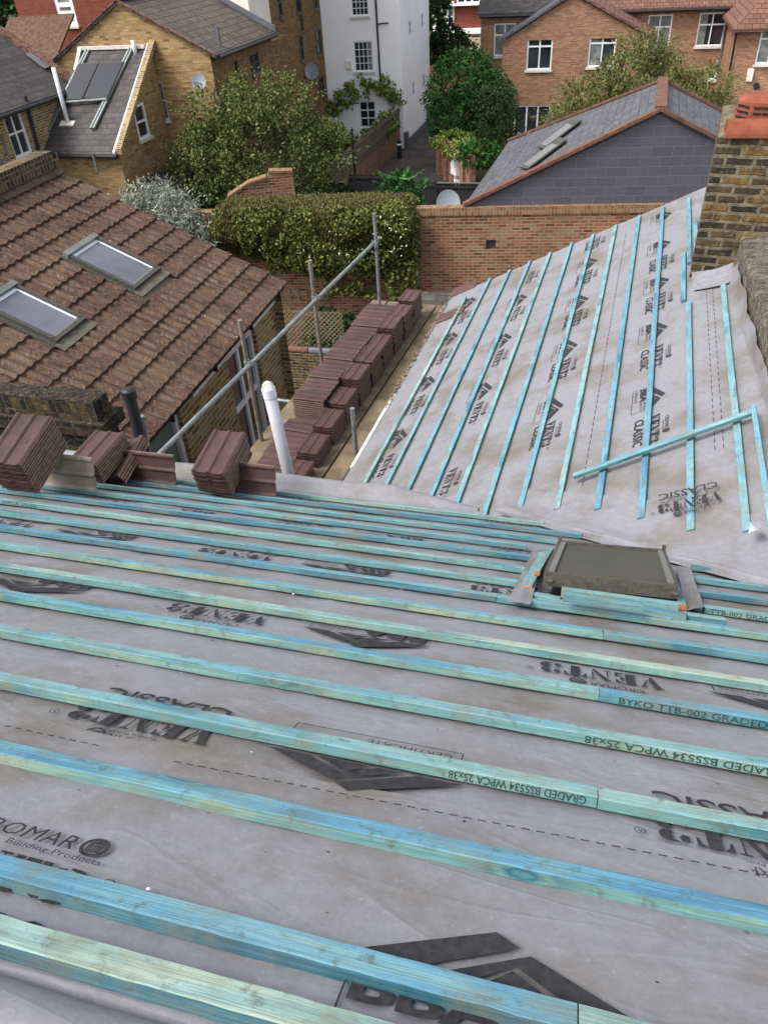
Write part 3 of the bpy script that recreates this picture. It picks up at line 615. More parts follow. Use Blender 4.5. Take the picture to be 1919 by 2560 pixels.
pz(480, 1130, 940, 1190, .06, 'shorter bright blue offcut lying on top of the pile before the hatch', w=.045, t=.022)
pz(940, 1200, 1188, 1245, .018, 'blue offcut at the right end of the pile before the hatch', w=.05, t=.03)
pz(1188, 1240, 1422, 1270, .018, 'dark teal offcut overlapping the stamped batten right of the hatch', w=.05, t=.026)
for pts, nm in (([(1178, 1185), (1150, 1190), (1095, 1300), (1145, 1305)], 'left'), ([(1460, 1222), (1490, 1225), (1520, 1312), (1480, 1318)], 'right')):
    mb = MB(); q = [onpl(x, y, MP+mn*.033, mn) for x, y in pts]
    mb.grid(lambda i, j: q[0].lerp(q[1], i).lerp(q[3].lerp(q[2], i), j)+mn*(.006*mnoise.noise((i*3, j*6, 1))), 8, 20)
    mb.build('membrane_flap', [M['felt']], house, smooth=True)
# ------------------------------------------------------------------ roof tiles
TW, TL, TP = .227, .381, .021
def tile_mesh():
    mb = MB(); n = 28
    def prof(x):                                             # x 0 at the right edge
        k = x/TW; b = lambda c, w: max(0, 1-((k-c)/w)**2)
        return .009*b(.5, .07)+.008*b(.08, .07)+.009*b(.93, .08)-.003*b(.28, .2)-.003*b(.72, .2)
    t = .0125; vs = []
    for y in (0, TL):
        for i in range(n+1): x = TW*i/n; vs.append((-x, y, prof(x)+t))
        for i in range(n+1): x = TW*i/n; vs.append((-x, y, prof(x)))
    N = n+1
    top = [(i, i+1, 2*N+i+1, 2*N+i) for i in range(n)]; bot = [(N+i, 3*N+i, 3*N+i+1, N+i+1) for i in range(n)]
    fr = [(i, N+i, N+i+1, i+1) for i in range(n)]; bk = [(2*N+i, 2*N+i+1, 3*N+i+1, 3*N+i) for i in range(n)]
    sd = [(0, 2*N, 3*N, N), (n, N+n, 3*N+n, 2*N+n)]
    mb.add(vs, top, 0); b = len(mb.f)
    for f in bot+fr: mb.f.append(f); mb.mi.append(0)
    for f in bk+sd: mb.f.append(f); mb.mi.append(1)
    o = mb.build('roof_tile', [M['tile'], M['tile_edge']]); me = o.data; bpy.data.objects.remove(o); return me
TME = tile_mesh()
def tile(mat, label, group, jit=.004):
    o = bpy.data.objects.new('roof_tile', TME); COL.objects.link(o)
    j = Matrix.Translation(((R_()-.5)*jit, (R_()-.5)*jit*2, 0)) @ Matrix.Rotation((R_()-.5)*.02, 4, 'Z')
    o.matrix_world = mat @ j; tag(o, label, 'roof tile', group); return o
def frame_m(o, r): 
    mm = Matrix.Identity(4)
    for i in range(3):
        for k in range(3): mm[i][k] = r[i][k]
        mm[i][3] = o[i]
    return mm
GS = 'brown tiles in the small stacks at the eaves'
for (o, r, n, pt, nm) in (
    ((-2.898, 2.785, 7.014), [[.997, -.041, .061], [.053, .975, -.216], [-.051, .219, .974]], 12, .0207, 'large leftmost tile stack at the eaves'),
    ((-2.882, 3.301, 6.715), [[.999, -.027, -.036], [.026, .999, -.027], [.036, .026, .999]], 7, .0215, 'low tile stack between the leftmost stack and the black pipe'),
    ((-2.793, 3.4, 6.655), [[.9, -.016, -.435], [-.074, .979, -.19], [.429, .203, .88]], 4, .0205, 'tilted short stack against the low tile stack'),
    ((-2.054, 3.431, 6.63), [[1, -.01, 0], [.009, .982, -.187], [.002, .187, .982]], 10, .0207, 'lone tile stack in front of the white vent pipe')):
    m0 = frame_m(o, r)
    for k in range(n):
        l = f'top brown tile of the {nm}' if k == n-1 else f'lower brown tile of the {nm}'
        tile(m0 @ Matrix.Translation((0, 0, k*pt)), l, GS)
def upright(x, y, u_off, label, s, w=0., mats=None, lean=.35, yaw_=0):
    u, _ = mus(x, y); p = Mp(u, s, .01)
    p = onpl(x, y, MP+mn*.015, mn); rot = Matrix.Rotation(yaw_, 4, 'Z') @ Matrix.Rotation(pi/2-lean, 4, 'X') @ Matrix.Rotation(-pi/2, 4, 'Z')
    o = tile(Matrix.Translation(p) @ rot, label, None, 0)
    if mats: o.data = TME.copy(); o.data.materials[0] = mats; o.data.materials[1] = mats
    return o
# ------------------------------------------------------------------ scaffold, boards and the long tile stacks
ad = V((.07, 1, 0)).normalized(); ac = V((1, -.07, 0)).normalized(); PZ = 5.0
def sp(c, a, z=PZ): return V((-2.52, 6.52, z))+ad*(a-6.52)+ac*c   # c across (0 = right face of the right-hand row), a along
mb_ = None
GB = 'timber boards of the scaffold platform'
for k in range(5):
    mb = MB(); cx = -.83+k*.25; L0 = 4.9
    mb.box(sp(cx, L0, PZ-.04), ac*.225, ad*5.35, Z*.038)
    tag(mb.build('scaffold_board', [M['plank']]), ['outermost grey scaffold board under the tile stacks, by the guard rail', 'second scaffold board from the guard rail, under the tiles', 'middle scaffold board between the two tile rows', 'worn scaffold board beside the right tile row', 'bare scaffold board nearest the wing roof gutter'][k], 'scaffold board', GB)
GR = 'brown tiles stacked on the scaffold'
hts = [6, 7, 9, 10, 13, 13, 12, 14, 13, 14]
tp = .0275
for i, n in enumerate(hts):
    a = 5.55+i*.437 if i else 5.52
    m0 = Matrix.Translation(sp(.05, a)) @ Matrix.Rotation(-.07+(R_()-.5)*.03, 4, 'Z')
    for k in range(n):
        w = f'{ORD[i]} stack from the near end, right scaffold row'
        tile(m0 @ Matrix.Translation((.02*mnoise.noise((i*3, k*.3, 0)), 0, k*tp)), (f'brown roof tile topping the {w}' if k == n-1 else f'brown roof tile lower in the {w}'), GR, .008)
lo = [3, 3, 4, 4, 4, 5]; hi = [12, 12, 13, 12, 13, 13, 13, 12, 13, 13, 13]
rows = [(5.55+i*.222, n) for i, n in enumerate(lo)]+[(7.02+i*.236, n) for i, n in enumerate(hi)]
hid = MB()
for i, (a, n) in enumerate(rows):
    m0 = Matrix.Translation(sp(-.185, a)) @ Matrix.Rotation(pi/2-.07+(R_()-.5)*.04, 4, 'Z')
    m0 = Matrix.Translation(sp(-.185, a+.0)) @ Matrix.Rotation(-.07+pi/2+(R_()-.5)*.03, 4, 'Z')
    first = i == len(lo)
    w = f'{(ORD+["seventeenth"])[i]} stack from the near end, left scaffold row'
    for k in range(n):
        mm = m0 @ Matrix.Translation((TW*0+.0, 0, k*tp*.98)) @ Matrix.Rotation(.03*(1 if k == n-1 else 0), 4, 'Y')
        if first or k >= n-2: tile(mm, (f'crosswise brown roof tile topping the {w}' if k == n-1 else f'brown roof tile second in the {w}' if k == n-2 else f'brown roof tile lower in the {w}'), GR, .006)
        else: hid.add([mm @ V(v.co) for v in TME.vertices], [tuple(p.vertices) for p in TME.polygons], 0)
struct(hid.build('stacked_tiles', [M['tile']], recalc=False), 'stuff')['label'] = 'brown tiles packed inside the left-hand row on the scaffold'
# loose tiles on the wing roof eave
for (x, y, l) in ((968, 640, 'loose brown tile on the wing eaves, farther of the two'), (938, 697, 'loose brown tile on the wing eaves, nearer of the two')):
    t, v = etv(x, y); mm = Matrix.Identity(4)
    for i in range(3): mm[i][0] = -ed[i]; mm[i][1] = es[i]; mm[i][2] = en[i]; mm[i][3] = Ep(t+.02, v-.02, -.01)[i]
    tile(mm, l, 'loose tiles at the wing eaves')
# rail and standards
def scaff(name, p, q, mat, label, cat, r=.0242, group=None):
    mb = MB(); p, q = V(p), V(q); mb.tube([p, p.lerp(q, .33), p.lerp(q, .66), q], r, 16)
    return tag(mb.build(name, [mat], smooth=False), label, cat, group)
ra, rb = onz(340, 985, 5.95), onz(812, 520, 5.95); rd = (rb-ra).normalized()
scaff('scaffold_tube', ra-rd*.5, rb+rd*.12, M['galv'], 'long galvanised guard rail sloping past the tile stacks', 'scaffold tube')
GP = 'upright scaffold poles beside the tile stacks'
def rail_at(x, y): 
    d = ray(x, y); k = rd.cross(Z).normalized(); return C0+d*((ra-C0).dot(k)/d.dot(k))
for x, y, mt, l, off in ((801, 460, 'galv', 'grey galvanised scaffold pole at the far end of the rail', .05), (677, 562, 'rust', 'muddy brown scaffold pole in the middle of the rail', -.05), (526, 692, 'rust', 'grey brown scaffold pole nearest the viewer by the neighbour window', -.05)):
    tp_ = rail_at(x, y)+rd.cross(Z)*(-off*0)+V((off*.9, 0, 0)); 
    o = scaff('scaffold_pole', (tp_.x, tp_.y, 0), tp_, M[mt], l, 'scaffold pole', group=GP)
    t0 = (tp_-ra).dot(rd); c = ra+rd*t0; mid = V(((c.x+tp_.x)/2, c.y, c.z))
    mb = MB()
    mb.tube([c-rd*.03, c+rd*.03], .033, 12); mb.tube([V((tp_.x, tp_.y, c.z-.03)), V((tp_.x, tp_.y, c.z+.03))], .033, 12)
    mb.tube([c+V((0, -.035, .03)), c+V((0, -.035, .07))], .008, 8); mb.tube([V((tp_.x, tp_.y-.03, c.z-.02)), V((tp_.x, tp_.y-.08, c.z-.02))], .009, 8); mb.tube([c+V((.02, .0, .03)), c+V((.06, .02, .05))], .01, 8)
    tag(mb.build('scaffold_clamp', [M['galv']]), 'steel coupler where the rail meets '+l.replace('scaffold pole', 'pole'), 'clamp', 'couplers on the guard rail')
p = onz(882, 1105-1, 5.0)
b = onpl(766, 945, Ep(-3.55, 5, 0), V((1, 0, 0))); t_ = onx(761, 880, b.x)
scaff('scaffold_pole', (b.x, b.y, 4.6), (b.x, b.y, t_.z), M['galv'], 'short pole stub between the tile row and the wing gutter', 'scaffold pole', group=GP)
for a, l in ((6.15, 'near timber putlog end jutting out under the scaffold boards'), (7.3, 'far putlog tube end jutting out under the scaffold boards')):
    scaff('scaffold_tube', sp(-1.15, a, PZ-.07), sp(.35, a, PZ-.07), M['galv'], l.replace('timber putlog', 'putlog tube'), 'scaffold tube', group='cross tubes under the boards')
# ------------------------------------------------------------------ pipes
wp = thing('vent_pipe', 'white plastic soil vent pipe with domed wire cage', 'pipe')
a, b = ony(622, 1020, 4.75), ony(579, 838, 4.75); dd = (b-a).normalized()
mb = MB(); mb.tube([a-dd*1.5, a, b-dd*.06], .05, 24); mb.build('pipe', [M['pvc']], wp, smooth=True)
mb = MB(); mb.tube([b-dd*.075, b-dd*.0], .054, 24); mb.build('collar', [M['upvc']], wp)
mb = MB(); s1 = dd.cross(Z).normalized(); s2 = dd.cross(s1)
for k in range(8):
    an = pi*k/8; e = s1*cos(an)+s2*sin(an); mb.tube([b+e*.048*cos(t)+dd*(.055*sin(t)) for t in [pi*i/10 for i in range(11)]], .0032, 5)
mb.tube([b+dd*.0+(s1*cos(t)+s2*sin(t))*.05 for t in [2*pi*i/20 for i in range(21)]], .004, 5); mb.build('cage', [M['offwhite']], wp)
bp = thing('vent_pipe', 'black vent pipe with flat cap beyond the eaves tiles', 'pipe')
a, b = ony(304, 950, 4.1), ony(278, 850, 4.1); dd = (b-a).normalized()
mb = MB(); mb.tube([a-dd*1.2, b], .042, 20); mb.build('pipe', [M['black']], bp, smooth=False)
mb = MB(); mb.tube([b-dd*.035, b+dd*.03], .053, 24); mb.tube([b+dd*.03, b+dd*.042], .05, 24, r2=.03); mb.build('cap', [M['black']], bp)
a, b = ony(332, 945, 4.2), ony(315, 905, 4.2); a, b = ony(330, 960, 4.2)-V((.05, 0, 0)), ony(318, 900, 4.2)-V((.05, 0, 0))
scaff('waste_pipe', a-(b-a)*2, b, M['galv'], 'small grey pipe end beside the black vent pipe', 'pipe', .02)
upright(273.3, 1039.0, 0, 'brown tile standing on edge beside the tilted short stack', 0, lean=.3, yaw_=0)
upright(481.2, 1063.5, 0, 'brown tile standing on edge behind the lone stack', 0, lean=.3, yaw_=0)
upright(93.1, 1050.9, 0, 'pale beige tile standing on edge between the two left stacks', 0, mats=M['dirtstone'], lean=.3, yaw_=0)

# ================================================================== surroundings
# --- right-hand stone-topped wall, chimney stack
pw = thing('party_wall', 'low wall with rough weathered stone coping right of the wing roof', 'wall')
mb = MB()
def cop(i, j):
    y = 2.4+(7.05-2.4)*i; z0 = 7.16-.0+.10*min(0, (y-5.5)*.3)
    pr = [(1.20, -.55), (1.205, -.2), (1.21, -.025), (1.225, .0), (1.5, .02), (1.8, .03)]
    k = j*5; a = int(min(k, 4)); t = k-a; x = pr[a][0]+(pr[a+1][0]-pr[a][0])*t; z = pr[a][1]+(pr[a+1][1]-pr[a][1])*t
    n = mnoise.noise((y*2.5, x*4, 3))*.010+mnoise.noise((y*9, x*9+z*6, 3))*.010+mnoise.noise((y*30, x*30+z*20, 3))*.006
    return V((x+n, y, z0+z+n))
mb.grid(cop, 150, 60); mb.build('coping', [M['stone']], pw)
mb = MB(); mb.abox(1.205, 1.75, 2.4, 7.04, 0, 6.55); mb.build('wall', [M['soot']], pw)
chs = thing('chimney_stack', 'sooty yellow brick chimney stack beside the wing roof', 'chimney')
mb = MB(); cl = [V((.875, 7.15, 0)), V((2.1, 7.02, 0)), V((2.2, 8.3, 0)), V((1.02, 8.42, 0))]
mb.prism([p+Z*5.5 for p in cl], Z*2.42)
rnd_ = random.Random(3)
mb.build('brickwork', [M['soot']], chs)
mb = MB()
def fl(i, j):
    a = cl[0].lerp(cl[1], i); b = cl[3].lerp(cl[2], i); p = a.lerp(b, j)
    e = min(i*8, (1-i)*8, j*6, (1-j)*6, 1); return p+Z*(7.92+.06*e+.022*mnoise.noise((p.x*9, p.y*9, 0)))
mb.grid(fl, 40, 30); mb.build('mortar_flaunching', [M['mortar']], chs)
cpot = thing('chimney_pot', 'terracotta louvred chimney pot on the sooty chimney', 'chimney pot')
cx, cy = 1.235, 7.55; mb = MB(); n = 8
ringp = lambda r, z, off=.2: [V((cx+r*cos(2*pi*i/n+off), cy+r*sin(2*pi*i/n+off), z)) for i in range(n)]
for r0, z0, r1, z1 in ((.225, 7.97, .218, 8.13), (.218, 8.13, .16, 8.165)):
    A, B = ringp(r0, z0), ringp(r1, z1); mb.add(A+B, [(i, (i+1) % n, n+(i+1) % n, n+i) for i in range(n)])
mb.poly(ringp(.16, 8.165)); mb.build('pot', [M['terra']], cpot)
for i in range(n):
    A, B = ringp(.2255, 7.97)[i], ringp(.2255, 7.97)[(i+1) % n]; t = (B-A).normalized(); nr = t.cross(Z)
    mb = MB()
    for k in range(3):
        for s in (.3, .7):
            c_ = A.lerp(B, s)+Z*(.035+.042*k); mb.box(c_-t*.03-nr*.004, t*.06, Z*.016, nr*.006)
    mb.build('louvre', [M['black']], cpot)
mb = MB(); mb.prism([V((.93, 7.2+.11*cos(a), 7.93+.12*sin(a))) for a in [pi*i/12 for i in range(13)]], X*.45)
tag(mb.build('ridge_tile', [M['terra']]), 'half-round terracotta tile lying on the front of the chimney', 'ridge tile')
mb = MB()                                                     # crumpled clear flap between chimney foot and wall
q = [onpl(x, y, EP+en*.0, en) for x, y in ((1497, 626), (1496, 598), (1584, 588), (1592, 610))]
def flp(i, j):
    p = q[0].lerp(q[1], j).lerp(q[3].lerp(q[2], j), i); r = abs(mnoise.noise((i*3, j*4, 2)))*.035+mnoise.noise((i*9, j*8, 4))*.008
    return p+en*(r*.6*min(1, j*4)-.004+.05*j**3+.04*i**4)
mb.grid(flp, 40, 40); tag(mb.build('membrane_flap', [M['felt']], smooth=True), 'crumpled grey membrane flap at the foot of the chimney', 'membrane')
mb = MB()
def ups(i, j):
    y = 3.0+3.75*i; n = .03*mnoise.noise((y*2.5, j*2, 7))+.012*mnoise.noise((y*9, j*4, 7))
    return V((1.085+.10*j**.6+n*.8, y, 6.865+.02+.13*j**1.6+.06*abs(mnoise.noise((y*3, 1, 2)))*j+n*.4))
mb.grid(ups, 80, 12); mb.build('upstand_membrane', [M['felt']], house, smooth=True)
mb = MB()
a = onpl(1632, 1160, EP+en*.05, en)
mb.grid(lambda i, j: a+V((-.045+.075*i+.02*j, -.02+.10*j, .03+.03*sin(i*3)*(1-j)-.05*i*j)), 14, 14); tag(mb.build('membrane_scrap', [M['pvc']], smooth=True), 'white scrap of folded membrane at the foot of the wall', 'scrap')
# --- neighbour's wing: tiled lean-to roof with two rooflights
nb = thing('neighbour_wing', 'brick rear wing with weathered brown tiled roof', 'house')
nE = V((-4.375, 10.05, 5.3)); nd = V((-3.12, 0, 1.43)).normalized(); nn = V((1.43, 0, 3.12)).normalized(); ny = V((-.012, 1, 0))
def Np(t, y, h=0): return nE+nd*t+V((0, 1, 0))*(y-10.05)+X*(-.012*(y-10.05))+nn*h
L_ = 3.6; NC = 12; cg = L_/NC
slp = []
for q in (((345, 525), (560, 425), (915, 630), (755, 740)), ((-115, 800), (70, 690), (480, 920), (265, 1060))):
    ps = [onpl((x/2.303)/1.1574, (400+y/2.303)/1.1574, nE+nn*.08, nn) for x, y in q]; slp.append(ps)
def inv(p): d = p-nE; return d.dot(nd), p.y
rects = []
for ps in slp:
    ts = [inv(p) for p in ps]; rects.append((min(ts[2][0], ts[3][0])*.5+max(ts[2][0], ts[3][0])*.5, (ts[0][0]+ts[1][0])/2, (ts[0][1]+ts[3][1])/2, (ts[1][1]+ts[2][1])/2))
mb = MB(); Y0, Y1 = 2.5, 10.08; seg = .05*.75
ny_ = int((Y1-Y0)/seg)
for c_ in range(NC):
    t0 = c_*cg-.05; t1 = t0+cg+.02
    rowp = []
    for k in range(ny_+1):
        y = Y0+(Y1-Y0)*k/ny_; ph = (y % .15)/.15
        b = max(0, 1-((ph-.5)/.3)**2); h = .026*b**.7+.003*mnoise.noise((y*6, c_*3, 0))
        rowp.append((y, h))
    for k in range(ny_):
        (ya, ha), (yb, hb) = rowp[k], rowp[k+1]; ym = (ya+yb)/2
        if any(y0-.01 < ym < y1+.01 and t0+.04 < tb-.02 and t1 > ta+.0+.08 for (ta, tb, y0, y1) in rects): continue
        lift = .034+.004*mnoise.noise((ya*3, c_*7, 3))
        mb.add([Np(t0, ya, lift+ha), Np(t0, yb, lift+hb), Np(t1, yb, .002+hb), Np(t1, ya, .002+ha), Np(t0, ya, -.004), Np(t0, yb, -.004)], [(0, 1, 2, 3), (4, 5, 1, 0)])
rf = mb.build('roof', [M['oldtile']], nb, recalc=False)
mb = MB(); mb.prism([Np(0, Y0, -.06), Np(L_, Y0, -.06), Np(L_, Y1-.03, -.06), Np(0, Y1-.03, -.06)], nn*.045); mb.build('roof_deck', [M['render']], nb)
for (ta, tb, y0, y1) in rects:
    sk_ = thing('rooflight', 'rooflight', 'rooflight'); 
    def fr_(t0, t1, ya, yb, h0, h1, name, mt, par=sk_):
        mb = MB(); mb.prism([Np(t0, ya, h0), Np(t1, ya, h0), Np(t1, yb, h0), Np(t0, yb, h0)], nn*(h1-h0)); return mb.build(name, [M[mt]], par)
    e = .052
    fr_(ta+e, tb-e, y0+e, y1-e, .03, .055, 'pane', 'skyglass')
    fr_(ta, ta+e, y0, y1, -.02, .085, 'frame_bar', 'darkframe'); fr_(tb-e*1.5, tb, y0-.01, y1+.01, -.02, .105, 'top_cover', 'hatchglass')
    fr_(ta+e, tb-e*1.5, y0, y0+e, -.02, .09, 'frame_bar', 'darkframe'); fr_(ta+e, tb-e*1.5, y1-e, y1, -.02, .09, 'frame_bar', 'darkframe')
    fr_(ta+e, ta+e*1.7, y0+e, y1-e, .03, .065, 'sash_bar', 'alu_l'); fr_(ta+e*1.7, tb-e*1.5, y1-e*1.55, y1-e, .03, .062, 'sash_bar', 'upvc'); fr_(tb-e*2.3, tb-e*1.5, y0+e, y1-e*1.55, .03, .062, 'sash_bar', 'upvc')
    fr_(ta-.13, ta-.003, y0-.04, y1+.04, .036, .046, 'lead_apron', 'darklead')
    fr_(ta, tb, y0-.05, y0-.003, .0, .045, 'flashing', 'darkframe'); fr_(ta, tb, y1+.003, y1+.05, .0, .045, 'flashing', 'darkframe')
    far = y0 > 7.6
    tag(sk_, 'grey framed rooflight on the brown tiles, farther of the two' if far else 'grey framed rooflight on the brown tiles, cut by the left edge', 'rooflight', 'rooflights in the neighbour roof')
# facades with openings
class Fac:
    def __init__(s, p, d, out):
        s.p = V((p[0], p[1], 0)); s.d = V((d[0], d[1], 0)).normalized(); s.n = V((s.d.y, -s.d.x, 0)); s.n = s.n if s.n.dot(V((out[0], out[1], 0))) > 0 else -s.n
    def at(s, x, y): q = onpl(x, y, s.p, s.n); return (q-s.p).dot(s.d), q.z
    def P(s, u, z, o=0.): return s.p+s.d*u+Z*z+s.n*o
    def box(s, mb, u0, u1, z0, z1, o0, o1, mi=0): mb.box(s.P(u0, z0, o0), s.d*(u1-u0), Z*(z1-z0), s.n*(o1-o0), mi)
def rect_px(f, x0, y0, x1, y1):
    xm, ym = (x0+x1)/2, (y0+y1)/2
    ua, ub = f.at(x0, ym)[0], f.at(x1, ym)[0]; za, zb = f.at(xm, y1)[1], f.at(xm, y0)[1]
    return min(ua, ub), max(ua, ub), za, zb
def wall(f, u0, u1, z0, z1, holes, mats, parent, name='wall', gable=None, depth=.1):
    mb = MB(); us = sorted({u0, u1, *[h[0] for h in holes], *[h[1] for h in holes]}); zs = sorted({z0, z1, *[h[2] for h in holes], *[h[3] for h in holes]})
    us = [u for u in us if u0 <= u <= u1]; zs = [z for z in zs if z0 <= z <= z1]
    for a, b in zip(us, us[1:]):
        for c, d in zip(zs, zs[1:]):
            if any(h[0]-1e-6 <= a and b <= h[1]+1e-6 and h[2]-1e-6 <= c and d <= h[3]+1e-6 for h in holes): continue
            mb.poly([f.P(a, c), f.P(b, c), f.P(b, d), f.P(a, d)])
    for h in holes:
        A, B, C, D = [(h[0], h[2]), (h[1], h[2]), (h[1], h[3]), (h[0], h[3])]
        for p, q in ((A, B), (B, C), (C, D), (D, A)): mb.poly([f.P(*p), f.P(*q), f.P(*q, -depth), f.P(*p, -depth)])
    if gable: mb.poly([f.P(u, z) for u, z in gable])
    return mb.build(name, mats, parent, recalc=False)
def window(f, r, parent, nx=2, nz=2, fw=.06, bw=.03, glass='glass', frame='upvc', sill=True, depth=.1, split=None, part='window', curtain=None):
    u0, u1, z0, z1 = r; mb = MB(); d = -depth
    for a in ((u0, u0+fw, z0, z1), (u1-fw, u1, z0, z1), (u0+fw, u1-fw, z0, z0+fw), (u0+fw, u1-fw, z1-fw, z1)): f.box(mb, *a, d-.02, d+.06)
    for i in range(1, nx):
        u = u0+fw+(u1-u0-2*fw)*i/nx; f.box(mb, u-bw/2, u+bw/2, z0+fw, z1-fw, d-.01, d+.045)
    zsp = split if split else [i/nz for i in range(1, nz)]
    for k in zsp:
        z = z0+fw+(z1-z0-2*fw)*k; f.box(mb, u0+fw, u1-fw, z-bw/2, z+bw/2, d-.01, d+.05)
    w_ = mb.build(part, [M[frame]], parent)
    mb = MB(); f.box(mb, u0+fw*.5, u1-fw*.5, z0+fw*.5, z1-fw*.5, d-.004, d+.006); mb.build('pane', [M[glass]], w_)
    if curtain:
        mb = MB(); f.box(mb, u0+fw, u0+fw+(u1-u0-2*fw)*curtain, z0+fw, z1-fw, d+.007, d+.012); mb.build('curtain', [M['glassc']], w_)
    if sill:
        mb = MB(); f.box(mb, u0-.06, u1+.06, z0-.09, z0-.002, .002, .09); mb.build('sill', [M['offwhite' if frame == 'upvc' else 'stone']], w_)
    return w_
def dish(f, x, y, r, label, parent=None):
    u, z = f.at(x, y); c = f.P(u, z, .35); ax = V((.25, -1, .45)).normalized(); a = ax.cross(Z).normalized(); b = ax.cross(a)
    t = thing('satellite_dish', label, 'satellite dish'); mb = MB()
    mb.grid(lambda i, j: c+(a*cos(2*pi*i)+b*1.08*sin(2*pi*i))*r*j+ax*(.22*r*j*j), 28, 6); mb.build('bowl', [M['dish']], t, smooth=True)
    mb = MB(); mb.tube([c-ax*.02, f.P(u, z-r*.7, .05), f.P(u, z-r*.9, .0)], .018, 8); mb.build('bracket', [M['alu']], t)
    mb = MB(); e = c+ax*r*.9+b*r*.35; mb.tube([c+b*r*.9+ax*.1*r, e], .012, 6); mb.tube([e-ax*.05, e+ax*.03], .03, 8); mb.build('arm', [M['alu']], t)
def rect_m(f, L, R, T, B):
    ua, ub = f.at(*L)[0], f.at(*R)[0]; za, zb = f.at(*B)[1], f.at(*T)[1]
    return min(ua, ub), max(ua, ub), min(za, zb), max(za, zb)
# neighbour wing walls
nf = Fac((-4.45, 2.5), (0.012*-1, 1), (1, 0))
hole1 = rect_px(nf, 318, 868, 405, 1010); 
a1 = nf.at(372, 935)[0]; u1_ = nf.at(402, 940)[0]; h1 = (u1_-1.35, u1_, 3.2, min(5.1, nf.at(386, 880)[1]))
ur = nf.at(560, 770)[0]; h2 = (ur-1.0, ur, 3.2, min(5.1, nf.at(552, 704)[1]))
wall(nf, 0, 7.46, 0, 5.22, [h1, h2], [M['yel2']], nb)
window(nf, h1, nb, 1, 2, .075, .07, 'frost', split=[.42], depth=.12); window(nf, h2, nb, 2, 2, .075, .06, 'glass', depth=.12, split=[.5])
mb = MB(); mb.poly([Np(0, 9.97, -.07), Np(L_, 9.97, -.07), V((Np(L_, 9.97).x, 9.97, 0)), V((-4.45, 9.97, 0))]); mb.build('wall', [M['yel2']], nb)
mb = MB()
gp = [(0, .02), (.0, -.07), (.03, -.1), (.09, -.1), (.12, -.07), (.12, .0)]
mb.prism([V((-4.44+x, 2.5, 5.25+z)) for x, z in gp+[(x, z-.006) for x, z in gp[::-1]]], V((-.09, 7.62, 0))); mb.build('gutter', [M['black']], nb)
for y in (3.4, 4.9, 6.4, 7.6, 8.8, 9.9): 
    mb = MB(); mb.box((-4.36-.012*(y-2.5), y, 5.12), (.055, 0, 0), (0, .03, 0), (0, 0, .13)); mb.build('gutter_bracket', [M['black']], nb)
mb = MB(); mb.box(nf.P(4.6, 5.02, .002), nf.d*2.85, Z*.16, nf.n*.03); mb.build('fascia', [M['offwhite']], nb)
# parapet above the neighbour roof
pp = thing('parapet', 'brick parapet with on-edge coping above the brown tiled roof', 'wall')
xa = Np(L_, 10).x
pz_ = onx(134, 333, xa).z+.10; mb = MB(); mb.abox(xa-.26, xa+.02, 3, 10.02, 4, pz_-.2); mb.build('wall', [M['render']], pp)
mb = MB(); mb.abox(xa-.30, xa+.06, 3, 10.06, pz_-.2, pz_-.11); mb.abox(xa-.24, xa+.0, 3, 10.03, pz_-.11, pz_); mb.build('coping', [M['soldier']], pp)
mb = MB(); zf = Np(L_, 5).z; mb.prism([V((xa+.022, 3, zf+.02)), V((xa+.11, 3, zf-.0)), V((xa+.11, 3, zf+.015)), V((xa+.04, 3, zf+.075)), V((xa+.022, 3, zf+.075))], V((0, 7.05, 0))); mb.build('flashing', [M['oldtile']], pp)
# sooty stub of the party wall at the neighbour's eaves
st = thing('brick_pier', 'sooty brick stub with on-edge coping beyond the leftmost tiles', 'wall')
mb = MB(); b0 = ony(0, 951, 4.7); zt = 6.36
mb.abox(-5.6, -3.99, 4.72, 5.0, 0, zt-.30); mb.build('brickwork', [M['soot2']], st)
mb = MB(); mb.abox(-5.6, -3.9, 4.68, 5.02, zt-.30, zt-.18, 0); mb.build('corbel', [M['soot2']], st)
mb = MB(); mb.abox(-5.6, -3.97, 4.74, 4.96, zt-.18, zt, 0); mb.build('coping', [M['sootedge']], st)
mb = MB(); mb.grid(lambda i, j: V((-5.6+1.62*i, 4.74+.22*j, zt+.004+.03*max(0, mnoise.noise((i*14, j*4, 1))))), 50, 10); mb.build('mortar', [M['soot2']], st)
# --- garden wall and slate gabled outbuilding
gw = thing('garden_wall', 'old red brick garden wall with on-edge coping', 'wall')
ga, gb = V((-4.14, 18.17, 0)), V((1.31, 18.88, 0)); gd = (gb-ga).normalized(); gf = Fac(ga, gd, (0, -1))
hb = rect_px(gf, 1049, 518, 1070, 539); mb = MB()
wall(gf, -9, 9, 0, 3.74, [hb], [M['gard']], gw, depth=.18)
mb = MB(); gf.box(mb, hb[0], hb[1], hb[2], hb[3], -.2, -.18); mb.build('recess', [M['black']], gw)
mb = MB(); gf.box(mb, -9, 9, 3.0, 3.74, -.24, -.21); mb.build('wall', [M['gard']], gw)
mb = MB(); gf.box(mb, -9, 9, 3.742, 3.80, -.27, .03); gf.box(mb, -9, 9, 3.80, 3.92, -.25, .01); mb.build('coping', [M['soldier2']], gw)
dish(Fac((-3.6, 19.0), (1, .1), (0, -1)), 970, 430, .29, 'grey satellite dish just behind the garden wall')
out = thing('outbuilding', 'slate gabled outbuilding with terracotta verges behind the garden wall', 'building')
of = Fac(ga+V((0, .12, 0)), gd, (0, -1))
ap = of.at(1424, 246); le = of.at(1015, 444); re = of.at(1530, 305)
sl_l = (ap[1]-le[1])/(ap[0]-le[0]); ru = re[0]+.9; rz = re[1]-.9*sl_l*.95
